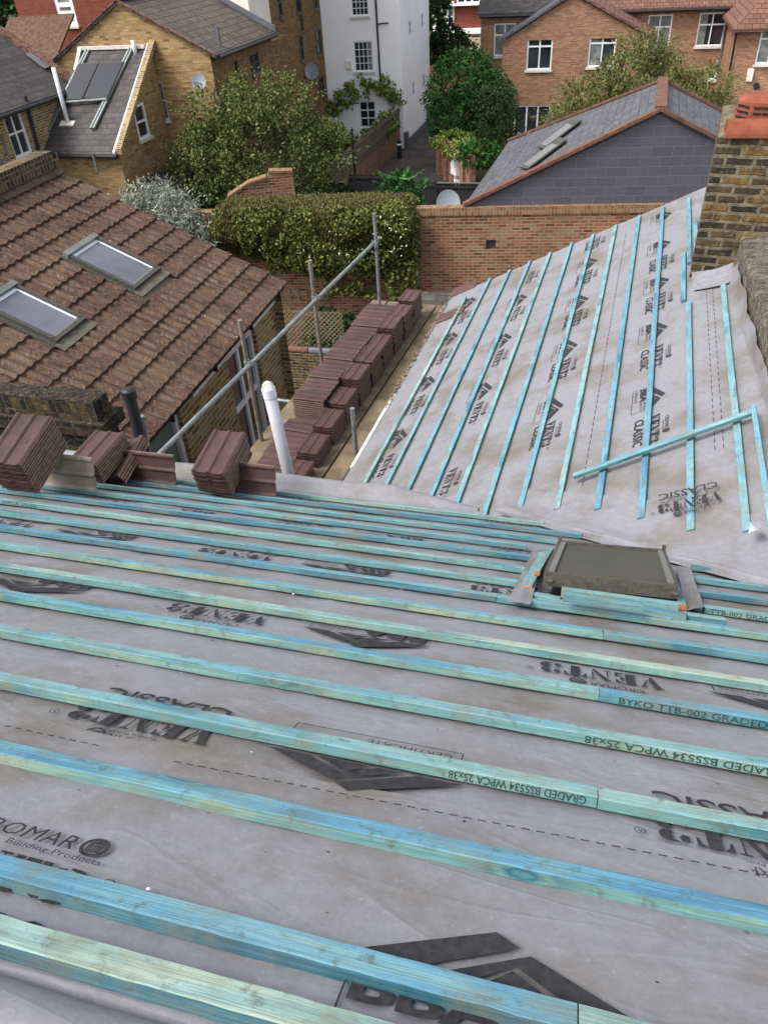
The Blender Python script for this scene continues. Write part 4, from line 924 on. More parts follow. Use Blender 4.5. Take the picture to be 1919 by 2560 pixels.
mb = MB(); gp = [of.P(*le), of.P(*ap), of.P(ru, rz), of.P(ru, 1), of.P(le[0], 1)]; mb.poly(gp); mb.build('gable', [M['slatehang']], out)
bk = (onz(1420, 180, ap[1]+.0)-of.P(*ap)); bd = V((.04, 1, 0)).normalized(); BL = 3.5
bl = onz(1110, 303, le[1]); 
A, B_, Cc = of.P(ap[0], ap[1]+.06), of.P(le[0]-.15, le[1]-.15*sl_l+.06), of.P(ru+.1, rz-.05+.06)
Ab = A+bd*BL; Bb = V((bl.x-.15, bl.y, B_.z)); Cb = Cc+bd*BL
mb = MB(); mb.prism([A, B_, Bb, Ab], (0, 0, -.05)); mb.prism([A+Z*.004, Ab+Z*.004, Cb+Z*.004, Cc+Z*.004], (0, 0, -.05)); orf = mb.build('roof', [M['slate']], out)
def strip(a, b, w, h, mt, name, par, nrm=Z):
    d = (b-a).normalized(); s = d.cross(nrm).normalized(); u = s.cross(d); mb = MB(); mb.prism([a-s*w/2, a+s*w/2, a+s*w/2+u*h, a-s*w/2+u*h], b-a); return mb.build(name, [M[mt]], par)
strip(A+Z*.01, B_+Z*.01, .2, .07, 'terra_old', 'verge', out); strip(A+Z*.012, Cc+Z*.012, .2, .07, 'terra_old', 'verge', out)
strip(Ab+Z*.01, Bb+Z*.01, .16, .06, 'terra_old', 'verge', out); strip(Ab+Z*.012, Cb+Z*.012, .16, .06, 'terra_old', 'verge', out)
strip(A+Z*.0, Ab+Z*.0, .24, .10, 'terra_old', 'ridge', out)
mb = MB(); mb.poly([B_-Z*.06, Bb-Z*.06, V((Bb.x, Bb.y, 0)), V((B_.x, B_.y, 0))]); mb.poly([Bb-Z*.06, Ab-Z*.06, Cb-Z*.06, V((Cb.x, Cb.y, 0)), V((Bb.x, Bb.y, 0))]); mb.build('wall', [M['gard']], out)
rn = (B_-A).cross(Ab-A).normalized(); rn = rn if rn.z > 0 else -rn
for q in (((1122, 362), (1195, 308), (1212, 312), (1140, 366)), ((1160, 318), (1230, 264), (1244, 270), (1176, 322))):
    ps = [onpl(x, y, A+rn*.05, rn) for x, y in q]
    mb = MB(); mb.prism(ps, rn*.03); w_ = mb.build('rooflight', [M['darkframe']], orf)
    c = sum(ps, V())/4; mb = MB(); mb.prism([c+(p-c)*.84+rn*.031 for p in ps], rn*.006); mb.build('pane', [M['hatchglass']], w_)
    mb = MB(); e = [ps[1], ps[2], ps[2]+(ps[2]-ps[3])*.18, ps[1]+(ps[1]-ps[0])*.18]; mb.prism(e, rn*.036); mb.build('hood', [M['darkframe']], w_)
# --- ground, alley
mb = MB(); mb.grid(lambda i, j: V((-600+1200*i, -200+1200*j, -.02)), 12, 12); struct(mb.build('ground', [M['earth']]))
mb = MB(); mb.poly([V((-10.4, 29.3, .004)), V((-5.2, 29.3, .004)), V((-5.6, 34, .004)), V((-7.6, 37, .004)), V((-8.2, 48, .004)), V((-11, 48, .004)), V((-10.2, 40, .004))]); struct(mb.build('alley', [M['asphalt']]))
# --- alley fence and gate
af = Fac((-13.2, 29.2), (1, .02), (0, -1))
bf = thing('fence', 'black boarded fence across the end of the alley', 'fence')
def boards(f, u0, u1, z0, z1, par, mt, name='panel', w=.14):
    mb = MB(); u = u0
    while u < u1-.01: f.box(mb, u, min(u+w-.008, u1), z0, z1-.0, -.012+.004*R_(), .012); u += w
    f.box(mb, u0, u1, z0+.3, z0+.38, .0125, .05); f.box(mb, u0, u1, z1-.16, z1-.08, .0125, .05); return mb.build(name, [M[mt]], par)
ug0, ug1 = af.at(755, 400)[0], af.at(828, 400)[0]
boards(af, ug0-1.35, ug0-.06, 0, 1.42, bf, 'blackwood'); ur1 = af.at(938, 420)[0]; boards(af, ug1+.08, ur1, 0, 1.46, bf, 'blackwood'); boards(af, ur1+.1, ur1+2.9, 0, 1.42, bf, 'blackwood')
for u, h in ((ug0-1.4, 1.5), (ur1+.05, 1.52), (ug1+.04, 1.75)):
    mb = MB(); af.box(mb, u-.05, u+.05, 0, h, -.05, .055); mb.build('post', [M['blackwood']], bf)
mb = MB(); af.box(mb, ur1+.1, ur1+2.9, 1.425, 1.46, -.03, .06); mb.build('capping', [M['fenceg']], bf); mb = MB(); af.box(mb, ug0-1.35, ug0-.06, 1.425, 1.45, -.03, .06); mb.build('capping', [M['fenceg']], bf)
gt = thing('gate', 'black boarded gate with diagonal brace at the alley end', 'gate')
boards(af, ug0, ug1, .05, 1.72, gt, 'blackwood'); mb = MB(); p, q = af.P(ug0+.08, 1.35, .055), af.P(ug1-.1, .35, .055); d = (q-p).normalized(); mb.box(p, q-p, d.cross(af.n)*.11, af.n*.03); mb.build('brace', [M['blackwood']], gt)
mb = MB(); af.box(mb, ug0-.055, ug0+.03, 0, 1.78, -.05, .07); mb.build('post', [M['blackwood']], gt)
lp = thing('lamp_post', 'tall black post standing by the alley gate', 'post'); t_ = ony(759, 276, 30); b_ = V((t_.x-.02, 30, 0))
mb = MB(); mb.tube([V((t_.x, 30, 0)), t_], .05, 10); mb.build('pole', [M['black']], lp); mb = MB(); mb.tube([t_-Z*.25, t_-Z*.3+V((.18, -.1, 0))], .05, 8); mb.build('fitting', [M['black']], lp)
bo = thing('bollard', 'black bollard with a white band in the alley', 'bollard'); p = V((-9.72, 38.6, 0))
mb = MB(); mb.tube([p, p+Z*.8], .11, 14); mb.build('post', [M['black']], bo); mb = MB(); mb.tube([p+Z*.62, p+Z*.7], .113, 14); mb.build('band', [M['white']], bo)
aw = thing('alley_wall', 'brick alley wall topped with weathered grey boards', 'wall')
wa_, wb_ = V((-10.42, 30.2, 0)), V((-10.12, 40.45, 0)); lf = Fac(wa_, wb_-wa_, (1, 0)); LL = (wb_-wa_).length
mb = MB(); lf.box(mb, 0, LL, 0, .95, -.2, 0); mb.build('wall', [M['gard']], aw); boards(lf, 0, LL, .95, 1.9, aw, 'fenceg', 'boards', .12)
tf = thing('trellis_fence', 'grey lattice fence running from the alley gate', 'fence')
p0, p1 = V((-11.0, 29.4, 0)), V((-11.9, 22.6, 0)); tfc = Fac(p0, p1-p0, (1, 0)); LT = (p1-p0).length
def lattice(f, u0, u1, z0, z1, par, mt, sp_=.1, w=.018, diag=True, name='lattice', o=0.):
    mb = MB()
    if diag:
        H_ = z1-z0; k = -int(H_/sp_)-1
        while u0+k*sp_ < u1:
            for sgn in (1, -1):
                a, b = u0+k*sp_, u0+k*sp_+H_
                za, zb = (z0, z1) if sgn > 0 else (z1, z0)
                A_, B2 = max(a, u0), min(b, u1)
                if B2-A_ > .02:
                    ta, tb = (A_-a)/H_, (B2-a)/H_
                    p, q = f.P(A_, za+(zb-za)*ta, o+(.006 if sgn > 0 else -.006)), f.P(B2, za+(zb-za)*tb, o+(.006 if sgn > 0 else -.006)); d = (q-p).normalized(); s = d.cross(f.n)
                    mb.box(p-s*w/2, q-p, s*w, f.n*.01)
            k += 1
    else:
        n = max(1, round((u1-u0)/sp_)); m_ = max(1, round((z1-z0)/sp_))
        for i in range(n+1): u = u0+(u1-u0)*i/n; f.box(mb, u-w/2, u+w/2, z0, z1, o, o+.012)
        for j in range(m_+1): z = z0+(z1-z0)*j/m_; f.box(mb, u0, u1, z-w/2, z+w/2, o+.0125, o+.024)
    return mb.build(name, [M[mt]], par)
lattice(tfc, 0, LT, .1, 1.85, tf, 'fenceg', .13, .03)
mb = MB()
for i in range(5): u = LT*i/4; tfc.box(mb, u-.04, u+.04, 0, 1.95, -.05, -.02)
mb.build('post', [M['fenceg']], tf)
# brick piers with the white meter box on the right of the alley
bw = thing('brick_wall', 'short run of red brick piers beside the alley, ivy on top', 'wall')
bfp = Fac((-7.15, 35.9), (1.05, -1.75), (-1, -.6)); Lb = 3.6
mb = MB(); bfp.box(mb, -.2, Lb, 0, 1.5, -.25, 0)
for u in (-.2, .7, 1.5, 2.75): bfp.box(mb, u, u+.36, 0, 1.62, .001, .13)
mb.build('brickwork', [M['red']], bw)
mbx = thing('meter_box', 'white meter box with a grey pipe on the brick piers', 'meter box'); u, z = bfp.at(1018, 345)
mb = MB(); bfp.box(mb, 1.98, 2.6, .55, 1.4, .01, .24); mb.build('box', [M['white']], mbx); mb = MB(); mb.tube([bfp.P(2.1, .55, .12), bfp.P(2.12, .3, .12), bfp.P(2.4, .06, .14), bfp.P(2.6, .02, .15)], .03, 8); mb.build('pipe', [M['upvc']], mbx)
mb = MB(); bfp.box(mb, 1.9, 2.7, 0, .5, .002, .05); mb.build('plinth', [M['white']], mbx)
# --- white house
wh = thing('white_house', 'tall white painted house with sash windows beside the alley', 'house')
wc = V((-9.95, 40.6, 0)); wf = Fac(wc, (-1, -.10), (0, -1)); ws_ = Fac(wc, (.01, 1), (1, 0))
WW = 4.3; hs = [rect_px(wf, 764, 88, 805, 154), rect_px(wf, 757, -28, 795, 34), rect_px(wf, 776, 217, 812, 275)]
wall(wf, 0, WW, 0, 14, hs, [M['white']], wh); wall(ws_, 0, 6.2, 0, 14, [], [M['white']], wh)
mb = MB(); p = wf.P(WW, 0); mb.poly([p, p+V((0, 6, 0)), p+V((0, 6, 14)), p+Z*14]); mb.poly([wf.P(0, 14), wf.P(WW, 14), wf.P(WW, 14, -6), wf.P(0, 14, -6)]); mb.build('wall', [M['white']], wh)
window(wf, hs[0], wh, 4, 4, .06, .025, curtain=.3); window(wf, hs[1], wh, 4, 4, .06, .025); window(wf, hs[2], wh, 2, 3, .07, .05, sill=False, part='french_door')
def pipe(f, pts, r, mt, name, par, o=.07):
    mb = MB(); mb.tube([f.P(*f.at(*p), o) for p in pts], r, 8); return mb.build(name, [M[mt]], par)
pipe(wf, [(811, -10), (815, 60), (823, 194)], .045, 'black', 'downpipe', wh); pipe(wf, [(815, 51), (839, 48)], .03, 'black', 'branch_pipe', wh); pipe(wf, [(823, 194), (852, 191)], .03, 'black', 'branch_pipe', wh)
pipe(wf, [(762, 238), (762, 221), (775, 221)], .03, 'black', 'branch_pipe', wh)
u, z = wf.at(754, 139); mb = MB(); wf.box(mb, u-.13, u+.13, z-.17, z+.17, .002, .1); mb.build('alarm_box', [M['cream']], wh)
mb = MB(); ws_.box(mb, -.05, .25, 0, .75, .002, .2); ws_.box(mb, .25, 5.2, .0, .28, .002, .09); ws_.box(mb, 5.2, 5.6, 0, .7, .002, .2); mb.build('plinth', [M['lead']], wh)
for x, y in ((884, 58), (911, 42), (892, 190), (914, 173)):
    u, z = ws_.at(x, y); mb = MB()
    for s in (.2, -.2): mb.tube([ws_.P(u-s, z-.28, .02), ws_.P(u+s, z+.28, .02)], .012, 6)
    mb.build('tie_plate', [M['lead']], wh)
# --- brown brick block beyond
bb = thing('brick_block', 'tall brown brick block left of the white house', 'building')
xf = -13.7; bfc = Fac((xf, 33.0), (0, 1), (1, 0)); z5 = lambda x, y: ((440+x/3.947)/1.1574, (y/3.947)/1.1574)
def wz5(f, x0, y0, x1, y1, sl=-.31, vl=.085):
    xm, ym = (x0+x1)/2, (y0+y1)/2; w2, h2 = (x1-x0)/2, (y1-y0)/2
    return rect_m(f, z5(xm-w2*.8, ym-w2*sl*.8), z5(xm+w2*.8, ym+w2*sl*.8), z5(xm-h2*vl, ym-h2), z5(xm+h2*vl, ym+h2))
hs = [wz5(bfc, 1045, 392, 1085, 645), wz5(bfc, 1212, 338, 1255, 595), wz5(bfc, 1372, 290, 1435, 530), wz5(bfc, 998, -120, 1038, 162), wz5(bfc, 1176, -140, 1215, 122), wz5(bfc, 1340, -140, 1392, 80), wz5(bfc, 1400, 752, 1462, 905), wz5(bfc, 735, -60, 835, 190)]
wall(bfc, -.35, 14, 0, 14, hs, [M['brn']], bb, depth=.03)
for i, h in enumerate(hs): window(bfc, h, bb, 2 if i > 5 else 1, 2, .06, .06, 'glass', 'darkframe', True, depth=.03)
mb = MB(); mb.abox(xf-4.6, xf-.01, 32.7, 47, 13.9, 14); mb.poly([V((xf, 32.65, 0)), V((xf-4.6, 32.65, 0)), V((xf-4.6, 32.65, 14)), V((xf, 32.65, 14))]); mb.poly([V((xf-4.6, 32.65, 0)), V((xf-4.6, 47, 0)), V((xf-4.6, 47, 14)), V((xf-4.6, 32.65, 14))]); mb.build('wall', [M['brn']], bb)
dish(bfc, *z5(1268, 705), .32, 'grey satellite dish on the dark brown brick block')
pipe(bfc, [z5(1210, 0), z5(1240, 300)], .05, 'darkframe', 'downpipe', bb)
# --- yellow gable house with mossy roof
yh = thing('gable_house', 'yellow brick gabled house with mossy grey tiled roof', 'house')
yf = Fac((-12.42, 25.3), (-1, 0), (0, -1)); ys = Fac((-12.42, 25.3), (0, 1), (1, 0))
ez = 6.3; apx = yf.at(255, 5); rl_ = 2*apx[0]
nw = rect_px(yf, 344, 176, 353, 258)
nw = (nw[0]-.08, nw[1]+.05, nw[2], nw[3])
wall(yf, 0, 5.6, 0, ez, [nw], [M['yel']], yh, gable=[(0, ez), (apx[0], apx[1]), (5.6, ez-.1+.1)])
window(yf, nw, yh, 1, 2, .04, .04, 'glassc')
h1 = wz5(ys, 575, 590, 620, 720); h2 = wz5(ys, 720, 520, 835, 720)
wall(ys, 0, 5.25, 0, ez, [h1, h2], [M['brn']], yh); window(ys, h1, yh, 1, 1, .05, .05, 'glass', 'darkframe'); window(ys, h2, yh, 2, 2, .05, .05, 'glass', 'darkframe')
ra_ = yf.P(*apx)+V((0, -.1, .06)); rb_ = ra_+V((0, 5.35, 0)); e0 = V((-12.2, 25.2, ez-.02+.0)); e1 = e0+V((0, 5.35, 0)); l0 = V((-18.1, 25.2, ez-.05)); l1 = l0+V((0, 5.35, 0))
mb = MB(); mb.prism([ra_, rb_, e1, e0], (0, 0, -.08)); mb.prism([ra_-Z*.002, l0, l1, rb_-Z*.002], (0, 0, -.08)); mb.build('roof', [M['slatemoss']], yh)
strip(ra_+V((0, .04, .0)), e0+V((0, .04, 0)), .14, .03, 'browntile', 'verge', yh); strip(ra_+V((0, .04, 0)), l0+V((0, .04, 0)), .14, .03, 'browntile', 'verge', yh)
strip(ra_+V((0, .1, .01)), rb_, .26, .1, 'terra', 'ridge', yh)
mb = MB(); mb.tube([e0+V((.05, .2, -.08)), e1+V((.05, 0, -.08))], .06, 8); mb.build('gutter', [M['black']], yh)
a = onpl(*z5(435, 450), e0, (rb_-ra_).cross(e0-ra_).normalized()); mb = MB(); mb.tube([a, a+Z*.55], .05, 8); mb.build('vent', [M['lead']], yh)
dish(yf, 440, 172, .23, 'grey satellite dish on the yellow brick gable')
cw = thing('cream_house', 'cream rendered house wall rising behind the mossy roof', 'house'); mb = MB(); mb.abox(-18.0, ony(543, 60, 30.6).x, 30.62, 32.6, 6.0, 13); mb.build('wall', [M['cream']], cw); mb = MB(); mb.abox(-18.0, -12.45, 30.6, 32.6, 0, 5.99); mb.build('lower_wall', [M['brn']], cw)
mb = MB(); strip_a = rb_+V((0, -.02, .05)); mb.prism([rb_+V((0, -.05, .02)), e1+V((0, -.05, .02)), e1+V((0, -.05, .2)), rb_+V((0, -.05, .2))], (0, .08, 0)); mb.build('flashing', [M['lead']], cw)
# --- lean-to with solar panels
lt = thing('lean_to', 'yellow brick lean-to with slate roof carrying solar panels', 'house')
x0, x1 = -17.0, -14.42; lz = 4.2; 
tp3 = ony(312, 107, 25.2); topz = tp3.z
lff = Fac((x1, 22), (-1, 0), (0, -1)); lfs = Fac((x1, 22), (0, 1), (1, 0))
wall(lff, 0, x1-x0, 0, lz, [], [M['yel']], lt)
z1 = lambda x, y: (x/2.59/1.1574, y/2.59/1.1574)
wr = rect_m(lfs, z1(876, 792), z1(948, 772), z1(888, 674), z1(936, 892))
rz_ = lambda u: lz+(topz-lz)*u/3.3
mb = MB()
for pl in ([(0, 0), (wr[0], 0), (wr[0], rz_(wr[0])), (0, lz)], [(wr[0], 0), (wr[1], 0), (wr[1], wr[2]), (wr[0], wr[2])], [(wr[0], wr[3]), (wr[1], wr[3]), (wr[1], rz_(wr[1])), (wr[0], rz_(wr[0]))], [(wr[1], 0), (3.3, 0), (3.3, topz), (wr[1], rz_(wr[1]))]): mb.poly([lfs.P(*c) for c in pl])
A4 = [(wr[0], wr[2]), (wr[1], wr[2]), (wr[1], wr[3]), (wr[0], wr[3])]
for i in range(4): mb.poly([lfs.P(*A4[i]), lfs.P(*A4[(i+1) % 4]), lfs.P(*A4[(i+1) % 4], -.1), lfs.P(*A4[i], -.1)])
mb.build('wall', [M['yel']], lt, recalc=False)
window(lfs, wr, lt, 1, 2, .07, .06, 'glass', depth=.04)
rp = V((x1, 22, lz)); rn2 = V((0, -(topz-lz), 3.3)).normalized()
mb = MB(); mb.prism([V((x0, 21.85, lz-.1)), V((x1, 21.85, lz-.1)), V((x1, 25.28, topz+.04)), V((x0, 25.28, topz+.04))], (0, 0, .08)); mb.build('roof', [M['slatedark']], lt)
mb = MB(); mb.tube([V((x0, 21.8, lz-.08)), V((x1+.05, 21.8, lz-.08))], .06, 8); mb.build('gutter', [M['black']], lt)
mb = MB(); a, b = V((x1-.14, 21.85, lz-.02)), V((x1-.14, 25.28, topz+.12)); a += X*.04; b += X*.04; mb.prism([a, a+X*.08, a+X*.08+Z*.06, a+Z*.06], b-a); mb.prism([V((x0, 25.1, topz+.05)), V((x1-.15, 25.1, topz+.05)), V((x1-.15, 25.1, topz+.14)), V((x0, 25.1, topz+.14))], (0, .16, 0)); a = V((x0+.05, 23.6, lz+.95)); b = V((x0+.05, 25.1, topz+.06)); mb.prism([a, a+X*.12, a+X*.12+Z*.06, a+Z*.06], b-a); mb.build('white_flashing', [M['offwhite']], lt)
mb = MB(); a, b = V((x1-.01, 21.9, lz-.05)), V((x1-.01, 25.28, topz+.1)); mb.prism([a, a+X*.2, a+X*.2+Z*.16, a+Z*.16], b-a); mb.build('verge_coping', [M['yel2']], lt)
sp_ = thing('solar_panel', 'pair of dark solar collectors on the lean-to slate roof', 'solar panel')
def onroof(x, y, h): return onpl(x, y, rp+rn2*h, rn2)
for q in (((193, 158), (247, 155), (207, 246), (161, 247)), ((250, 155), (308, 152), (268, 244), (209, 246))):
    ps = [onroof(x/1.0*1.0-0, y, .28) for x, y in [((193*0+a), b) for a, b in q]]
ql = ((192, 157), (247, 156), (206, 247), (160, 248)); qr = ((250, 156), (307, 153), (268, 245), (209, 247))
z1 = lambda x, y: (x/2.59/1.1574, y/2.59/1.1574)
for q in (((505, 408), (638, 403), (530, 638), (412, 642)), ((645, 402), (800, 395), (692, 632), (540, 636))):
    ps = [onroof(*z1(x, y), .22) for x, y in q]; mb = MB(); mb.prism(ps, -rn2*.07); o = mb.build('frame', [M['darkframe']], sp_)
    c = sum(ps, V())/4; mb = MB(); mb.prism([c+(p-c)*.96+rn2*.001 for p in ps], rn2*.006); mb.build('absorber', [M['solar']], sp_)
for a, b in (((308, 850), (575, 320)), ((600, 835), (850, 320))):
    mb = MB(); p, q = onroof(*z1(*a), .12), onroof(*z1(*b), .12)
    for off in (-.05, .05): mb.box(p+X*(off-.03), X*.06, q-p, rn2*.06)
    mb.build('mounting_rail', [M['galv']], sp_)
mb = MB(); p, q = onroof(*z1(420, 660), .2), onroof(*z1(692, 640), .2); mb.tube([p, q], .04, 8); mb.build('mounting_rail', [M['galv']], sp_)
for (a, b, l, bw_) in (((440, 795), (345, 435), 'tall white flue pipe rising from the lean-to slate roof', 1), ((880, 355), (858, 258), 'short white flue pipe at the top of the lean-to', 0)):
    fp = thing('flue_pipe', l, 'pipe'); p = onroof(*z1(*a), .06); q = ony(*z1(*b), p.y); mb = MB(); mb.tube([p, q], .065, 10); mb.build('pipe', [M['upvc']], fp, smooth=True)
    mb = MB(); mb.box(p+V((-.25, -.12, -.06)), (.5, 0, 0), (0, .3, .16), (0, 0, .03)); mb.build('flashing', [M['offwhite']], fp)
for xx in (x0+.55, x1-.75):
    mb = MB(); mb.box((xx, 21.72, lz-.5), (.05, 0, 0), (0, .05, 0), (0, 0, .55)); mb.build('bracket', [M['galv']], lt)
# low slate lean-to at its foot
ls = thing('shed_roof', 'small slate lean-to roof half hidden by the apple tree', 'shed')
ps = [ony(*z1(870, 1035), 22.5), ony(*z1(1050, 950), 25), ony(*z1(1190, 960), 25), ony(*z1(1120, 1130), 22.6)]
ps = [V((-14.38, 22.4, 3.15)), V((-14.38, 25.2, 3.15)), V((-12.5, 25.2, 2.35)), V((-12.5, 22.4, 2.35))]
mb = MB(); mb.prism(ps, (0, 0, -.08)); mb.build('roof', [M['slatedark']], ls); mb = MB(); mb.abox(-14.36, -12.6, 22.5, 25.2, 0, 2.2); mb.build('wall', [M['yel']], ls)
# --- slate house at the far left
sh = thing('slate_house', 'dark slate roofed brick house at the left edge', 'house')
sf = Fac((-17.02, 16), (0, 1), (1, 0)); sr = rect_px(sf, 14, 231, 62, 345)
c1 = sf.at(38, 285); sr = (c1[0]-.42, c1[0]+.42, sf.at(50, 338)[1], sf.at(28, 232)[1])
wall(sf, -2, 9.3, 0, 5.6, [sr], [M['yel2']], sh); window(sf, sr, sh, 2, 2, .07, .05, 'glass', curtain=.0, split=[.5])
r0, r1_ = V((-16.85, 13, 5.6)), V((-16.85, 24.4, 5.6)); up_ = V((-4.5, 0, 3.0))
mb = MB(); mb.prism([r0, r1_, r1_+up_, r0+up_], (0, 0, -.08)); mb.build('roof', [M['slatedark']], sh); mb = MB(); mb.tube([r0+V((.06, 0, -.08)), r1_+V((.06, 0, -.08))], .06, 8); mb.build('gutter', [M['black']], sh)
strip(r1_+V((0, .06, .0)), r1_+up_+V((0, .06, 0)), .3, .12, 'browntile', 'verge', sh)
mb = MB(); mb.abox(-26, -17.04, 24.3, 24.45, 0, 5.5); mb.poly([r1_-Z*.1, r1_+up_-Z*.1, V((r1_.x+up_.x, r1_.y, 5.4))]); mb.build('wall', [M['yel2']], sh)
rn3 = V((3.0, 0, 4.5)).normalized(); ps = [onpl(*z1(x, y), r0+rn3*.05, rn3) for x, y in ((165, 350), (235, 335), (350, 425), (290, 445))]
mb = MB(); mb.prism(ps, rn3*.04); w_ = mb.build('rooflight', [M['alu_l']], sh); c = sum(ps, V())/4; mb = MB(); mb.prism([c+(p-c)*.82+rn3*.041 for p in ps], rn3*.004); mb.build('pane', [M['skyglass']], w_)
pipe(sf, [z1(150, 620), z1(240, 975)], .05, 'black', 'downpipe', sh); pipe(sf, [z1(0, 870), z1(40, 1000), z1(5, 1060)], .03, 'galv', 'waste_pipe', sh)
# far roofs and gables beyond
fh = thing('far_house', 'red brick house with white bay window far at the upper left', 'house')
ff = Fac((-30, 40), (1, 0), (0, -1)); r = rect_px(ff, *z1(360, -60), *z1(480, 170)); wall(ff, 0, 12, 0, 12, [r], [M['flatred']], fh); window(ff, r, fh, 1, 3, .2, .2, 'glassc')
fr2 = thing('far_house', 'brown tiled roof beyond the yellow gable', 'house'); a, b = ony(*z1(60, 110), 38), ony(*z1(420, 85), 38)
mb = MB(); mb.prism([a, b+X*.5, V((b.x+.5, 34, b.z-2.6)), V((a.x, 34, a.z-2.6))], (0, 0, -.1)); mb.build('roof', [M['farroof']], fr2); mb = MB(); mb.abox(a.x, b.x+.5, 34.3, 37.7, 0, a.z-2.8); mb.build('wall', [M['red']], fr2)
# --- red brick houses on the right
zr = lambda x, y: ((1200+x/2.306)/1.1574, (y/2.306)/1.1574)
rh = thing('brick_house', 'orange brick gabled house with white windows', 'house')
rf_ = Fac((-4.72, 43.5), (1, 0), (0, -1))
R1 = lambda f, a, b, c, d: rect_px(f, *zr(a, b), *zr(c, d))
cL = rf_.at(*zr(128, 300))[0]; cR = rf_.at(*zr(930, 160))[0]; gz = rf_.at(*zr(118, 236))[1]; gA = rf_.at(*zr(540, -30)); gR = rf_.at(*zr(945, 118))
hs = [R1(rf_, 268, 190, 415, 402), R1(rf_, 625, 170, 780, 385), R1(rf_, 192, 605, 400, 790)]
hs[2] = (hs[2][0], hs[2][1], .02, hs[2][3])
wall(rf_, cL, cR+.4, 0, gz, hs, [M['red']], rh, gable=[(cL, gz), gA, (cR+.4, gz)])
mb = MB(); mb.poly([rf_.P(cL, 0), rf_.P(cL, 0, -3), rf_.P(cL, gz, -3), rf_.P(cL, gz)]); mb.build('wall', [M['red']], rh)
for h, cu in zip(hs[:2], (None, .45)): window(rf_, h, rh, 2, 2, .075, .07, 'glass', split=[.66], curtain=cu)
window(rf_, hs[2], rh, 3, 1, .08, .08, 'glass', sill=False, part='garden_door')
for (a, b, mt) in (((cL-.25, gz-.12), gA, 'slate'), (gA, (cR+.65, gz-.12), 'browntile')):
    mb = MB(); p, q = rf_.P(*a, .15)+Z*.05, rf_.P(*b, .15)+Z*.05; mb.prism([p, q, q+V((0, 8, 0)), p+V((0, 8, 0))], (0, 0, .12)); mb.build('roof', [M[mt]], rh)
rt = thing('brick_house', 'orange brick house set back, with brown tiled roof at the top edge', 'house')
rg = Fac((-7, 46.6), (1, 0), (0, -1)); hs = [R1(rg, 958, 82, 1098, 285), R1(rg, 1252, 70, 1410, 265), R1(rg, 78, 132, 202, 322), R1(rg, 1310, 400, 1360, 460), R1(rg, 95, 458, 120, 522)]
zt = rg.at(*zr(1200, 45))[1]; zt0 = rg.at(*zr(100, 100))[1]
wall(rg, rg.at(*zr(2, 200))[0], 17, 0, max(zt, zt0), hs, [M['red']], rt)
for i, h in enumerate(hs): window(rg, h, rt, 2 if i < 3 else 1, 2 if i < 3 else 1, .07, .06, 'glassc' if i in (0, 2) else 'glass', split=[.66] if i < 3 else [], curtain=.3 if i == 1 else None)
mz = max(zt, zt0)
mb = MB(); a, b = rg.P(rg.at(*zr(-15, 100))[0], mz, .3), rg.P(6.3, mz, .3); mb.prism([a, b, b+V((0, 4, 2.2)), a+V((0, 4, 2.2))], (0, 0, .1)); mb.build('roof', [M['slatedark']], rt)
mb = MB(); a, b = rg.P(6.32, mz, .3), rg.P(17, mz, .3); mb.prism([a, b, b+V((0, 4, 2.2)), a+V((0, 4, 2.2))], (0, 0, .1)); mb.build('roof', [M['browntile']], rt)
mb = MB(); mb.tube([rg.P(rg.at(*zr(0, 100))[0], mz-.03, .34), rg.P(17, mz-.03, .34)], .07, 8); mb.build('gutter', [M['black']], rt)
for x in (1390, 1430): pipe(rg, [zr(x+20, 140), zr(x, 300), zr(x-20, 450)], .06, 'lead', 'downpipe', rt)
rr_ = thing('brick_house', 'orange brick house at the upper right edge with hipped brown roof', 'house')
rk = Fac((4.9, 41.5), (1, 0), (0, -1)); u0 = rk.at(*zr(1475, 300))[0]; ze = rk.at(*zr(1470, 170))[1]
h = R1(rk, 1605, 138, 1760, 368); wall(rk, u0, u0+7, 0, ze+.3, [h], [M['red']], rr_); window(rk, h, rr_, 2, 2, .075, .07, 'glassc', split=[.66])
mb = MB(); p = rk.P(u0, 0); mb.poly([p, p+V((0, 6, 0)), p+V((0, 6, ze)), p+Z*ze]); mb.build('wall', [M['red']], rr_)
mb = MB(); a = rk.P(u0-.35, ze-.05, .35); mb.prism([a, a+X*8, a+X*8+V((0, 3.2, 2.5)), a+V((2.6, 3.2, 2.5))], (0, 0, .1)); mb.prism([a-Z*.002, a+V((2.6, 3.2, 2.5))-Z*.002, a+V((0, 7, 0))-Z*.002], (0, 0, .1)); mb.build('roof', [M['browntile']], rr_)
u, z = rk.at(*zr(1553, 430)); mb = MB(); rk.box(mb, u-.13, u+.13, z-.25, z+.25, .002, .08); mb.build('alarm_box', [M['cream']], rr_)
pipe(rk, [zr(1478, 175), zr(1425, 470)], .05, 'black', 'downpipe', rr_)
u, z = rk.at(*zr(1590, 492)); mb = MB(); mb.tube([rk.P(u, z, .0), rk.P(u, z, .25)], .13, 10); mb.build('flood_lamp', [M['black']], rr_)
cv = thing('canopy', 'white framed canopy roof at the right edge behind the chimney', 'canopy'); a = rk.at(*zr(1540, 575)); mb = MB(); mb.box(rk.P(a[0], a[1], 0), (5, 0, 0), (0, -1.6, -.15), (0, 0, .08)); mb.build('roof', [M['upvc']], cv)
mb = MB(); mb.box(rk.P(a[0]+.1, 0, 1.4), (.1, 0, 0), (0, .1, 0), (0, 0, a[1]-.12)); mb.box(rk.P(a[0]+4.6, 0, 1.4), (.1, 0, 0), (0, .1, 0), (0, 0, a[1]-.12)); mb.build('post', [M['upvc']], cv)
